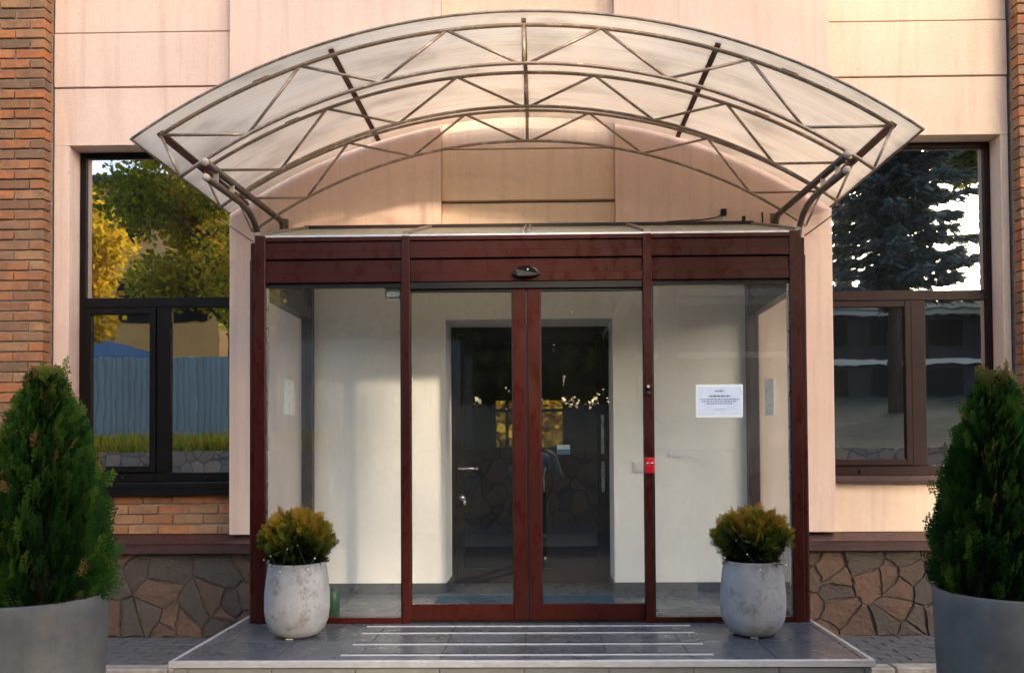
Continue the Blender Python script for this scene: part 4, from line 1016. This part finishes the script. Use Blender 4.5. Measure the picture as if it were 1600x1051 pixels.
# ------------------------------------------------------------------ photographer, mirrored in the door glass
def skin_body(name, pts, edges, radii, mat, par, sub=2):
    me = bpy.data.meshes.new(name); me.from_pydata([tuple(p_) for p_ in pts], edges, []); o = bpy.data.objects.new(name, me); COL.objects.link(o)
    md = o.modifiers.new('skin', 'SKIN'); md.use_smooth_shade = True
    me.skin_vertices or None
    sv = me.skin_vertices[0].data
    for i, r_ in enumerate(radii): sv[i].radius = (r_, r_) if not isinstance(r_, tuple) else r_
    sv[0].use_root = True
    s_ = o.modifiers.new('sub', 'SUBSURF'); s_.levels = sub; s_.render_levels = sub
    dg = bpy.context.evaluated_depsgraph_get(); em = bpy.data.meshes.new_from_object(o.evaluated_get(dg)); bpy.data.objects.remove(o)
    em.materials.clear(); em.materials.append(mat)
    for f in em.polygons: f.use_smooth = True
    return link(name, em, par, (0, 0, 0))
def person():
    bx_, by, bz = -.02, -6.78, -0.10
    pr = thing('person', 'person in grey jacket and dark trousers holding a phone, seen in the door glass', 'person', (bx_, by, bz))
    M['skin'] = simple('skin', (0.45, 0.27, 0.20), .5, var=.06); M['jacket'] = simple('grey_jacket', (0.32, 0.34, 0.37), .8, scale=20, bmp=.3); M['trousers'] = simple('dark_trousers', (0.015, 0.016, 0.02), .85, scale=20, bmp=.3)
    M['hair'] = simple('dark_hair', (0.02, 0.014, 0.01), .6); M['shoe'] = simple('brown_shoe', (0.10, 0.06, 0.03), .5)
    def P(x, y, z): return (bx_ + x, by + y, bz + z)
    hx, hy, hz = .087 - bx_, -6.40 - by, 1.57      # phone, relative
    # one continuous body
    pts = [P(0, 0, .98), P(0, 0, 1.15), P(0, .0, 1.38), P(0, 0, 1.50), P(0, .02, 1.57), P(0, .03, 1.66), P(0, .02, 1.74),
           P(-.17, 0, 1.44), P(-.30, .10, 1.20), P(-.09 + .0, hy - .10, 1.50), P(hx - .065, hy - .02, 1.545),
           P(.17, 0, 1.44), P(.36, .10, 1.20), P(.25, hy - .10, 1.50), P(hx + .075, hy - .02, 1.545),
           P(-.10, 0, .90), P(-.12, .02, .50), P(-.13, -.02, .08), P(-.14, .14, .04), P(.10, 0, .90), P(.12, .03, .50), P(.13, 0, .08), P(.14, .16, .04)]
    E = [(0, 1), (1, 2), (2, 3), (3, 4), (4, 5), (5, 6), (2, 7), (7, 8), (8, 9), (9, 10), (2, 11), (11, 12), (12, 13), (13, 14), (0, 15), (15, 16), (16, 17), (17, 18), (0, 19), (19, 20), (20, 21), (21, 22)]
    rad = [.14, .125, .145, .06, .055, .088, .075, .055, .042, .032, .026, .055, .042, .032, .026, .09, .06, .04, .035, .09, .06, .04, .035]
    body = skin_body('body', pts, E, rad, M['skin'], pr)
    # clothing over it
    skin_body('jacket', [pts[i] for i in (0, 1, 2, 3, 7, 8, 9, 11, 12, 13)], [(0, 1), (1, 2), (2, 3), (2, 4), (4, 5), (5, 6), (2, 7), (7, 8), (8, 9)], [.185, .165, .175, .085, .085, .066, .05, .085, .066, .05], M['jacket'], pr)
    skin_body('trousers', [pts[i] for i in (0, 15, 16, 17, 19, 20, 21)], [(0, 1), (1, 2), (2, 3), (0, 4), (4, 5), (5, 6)], [.155, .11, .078, .06, .11, .078, .06], M['trousers'], pr)
    for s in (-1, 1):
        bm = bmesh.new(); bmesh.ops.create_uvsphere(bm, u_segments=16, v_segments=10, radius=1)
        for v_ in bm.verts: v_.co = Vector((v_.co.x * .052, v_.co.y * .145, max(v_.co.z * .07, -.035)))
        bmesh.ops.translate(bm, vec=P(s * .135, .07, .04), verts=bm.verts); bm_obj('shoe', bm, M['shoe'], pr, True)
        # fingers curl round the phone edge
        wx = hx + s * .07
        for k, L in enumerate((.060, .070, .066, .052)):
            z = 1.585 - k * .017
            fp = [P(wx + s * .012, hy - .02, z), P(wx + s * .004, hy + .012, z + .004), P(wx - s * L * .45, hy + .018, z + .006), P(wx - s * L * .75, hy + .014, z + .006)]
            skin_body('finger', fp, [(0, 1), (1, 2), (2, 3)], [.009, .0085, .008, .007], M['skin'], pr, 1)
        skin_body('thumb', [P(wx + s * .01, hy - .03, 1.53), P(wx - s * .02, hy - .028, 1.55), P(wx - s * .045, hy - .024, 1.565)], [(0, 1), (1, 2)], [.011, .010, .008], M['skin'], pr, 1)
    bm = bmesh.new(); bmesh.ops.create_uvsphere(bm, u_segments=20, v_segments=12, radius=1)
    for v_ in bm.verts:
        c_ = v_.co; v_.co = Vector((c_.x * .098, c_.y * .108 - .012 - (.0 if c_.z > .3 else .03), c_.z * .115))
    bmesh.ops.translate(bm, vec=P(0, 0, 1.765), verts=bm.verts); bm_obj('hair', bm, M['hair'], pr, True)
    bm = bmesh.new(); add_tube(bm, [P(0, .10, 1.70), P(0, .135, 1.665), P(0, .11, 1.655)], [.010, .016, .012], 8)
    for s in (-1, 1): add_tube(bm, [P(s * .092, .01, 1.66), P(s * .105, 0, 1.69)], [.018, .022], 8)
    bm_obj('nose_and_ears', bm, M['skin'], pr, True)
    bm = bmesh.new()
    for s in (-1, 1): add_tube(bm, [P(s * .033, .10, 1.70), P(s * .033, .108, 1.70)], [.013, .010], 8)
    add_box(bm, bx_ - .025, bx_ + .025, by + .098, by + .108, bz + 1.622, bz + 1.630); bm_obj('eyes_and_mouth', bm, M['hair'], pr)
    ph = box('phone', .087 - .075, .087 + .075, -6.395, -6.387, bz + 1.535, bz + 1.605, M['black'], None, .003)
    props(ph, 'black phone held up sideways by the person, mirrored in the door glass', 'phone')
person()
for o in bpy.data.objects:
    if '_wl' in o: del o['_wl']
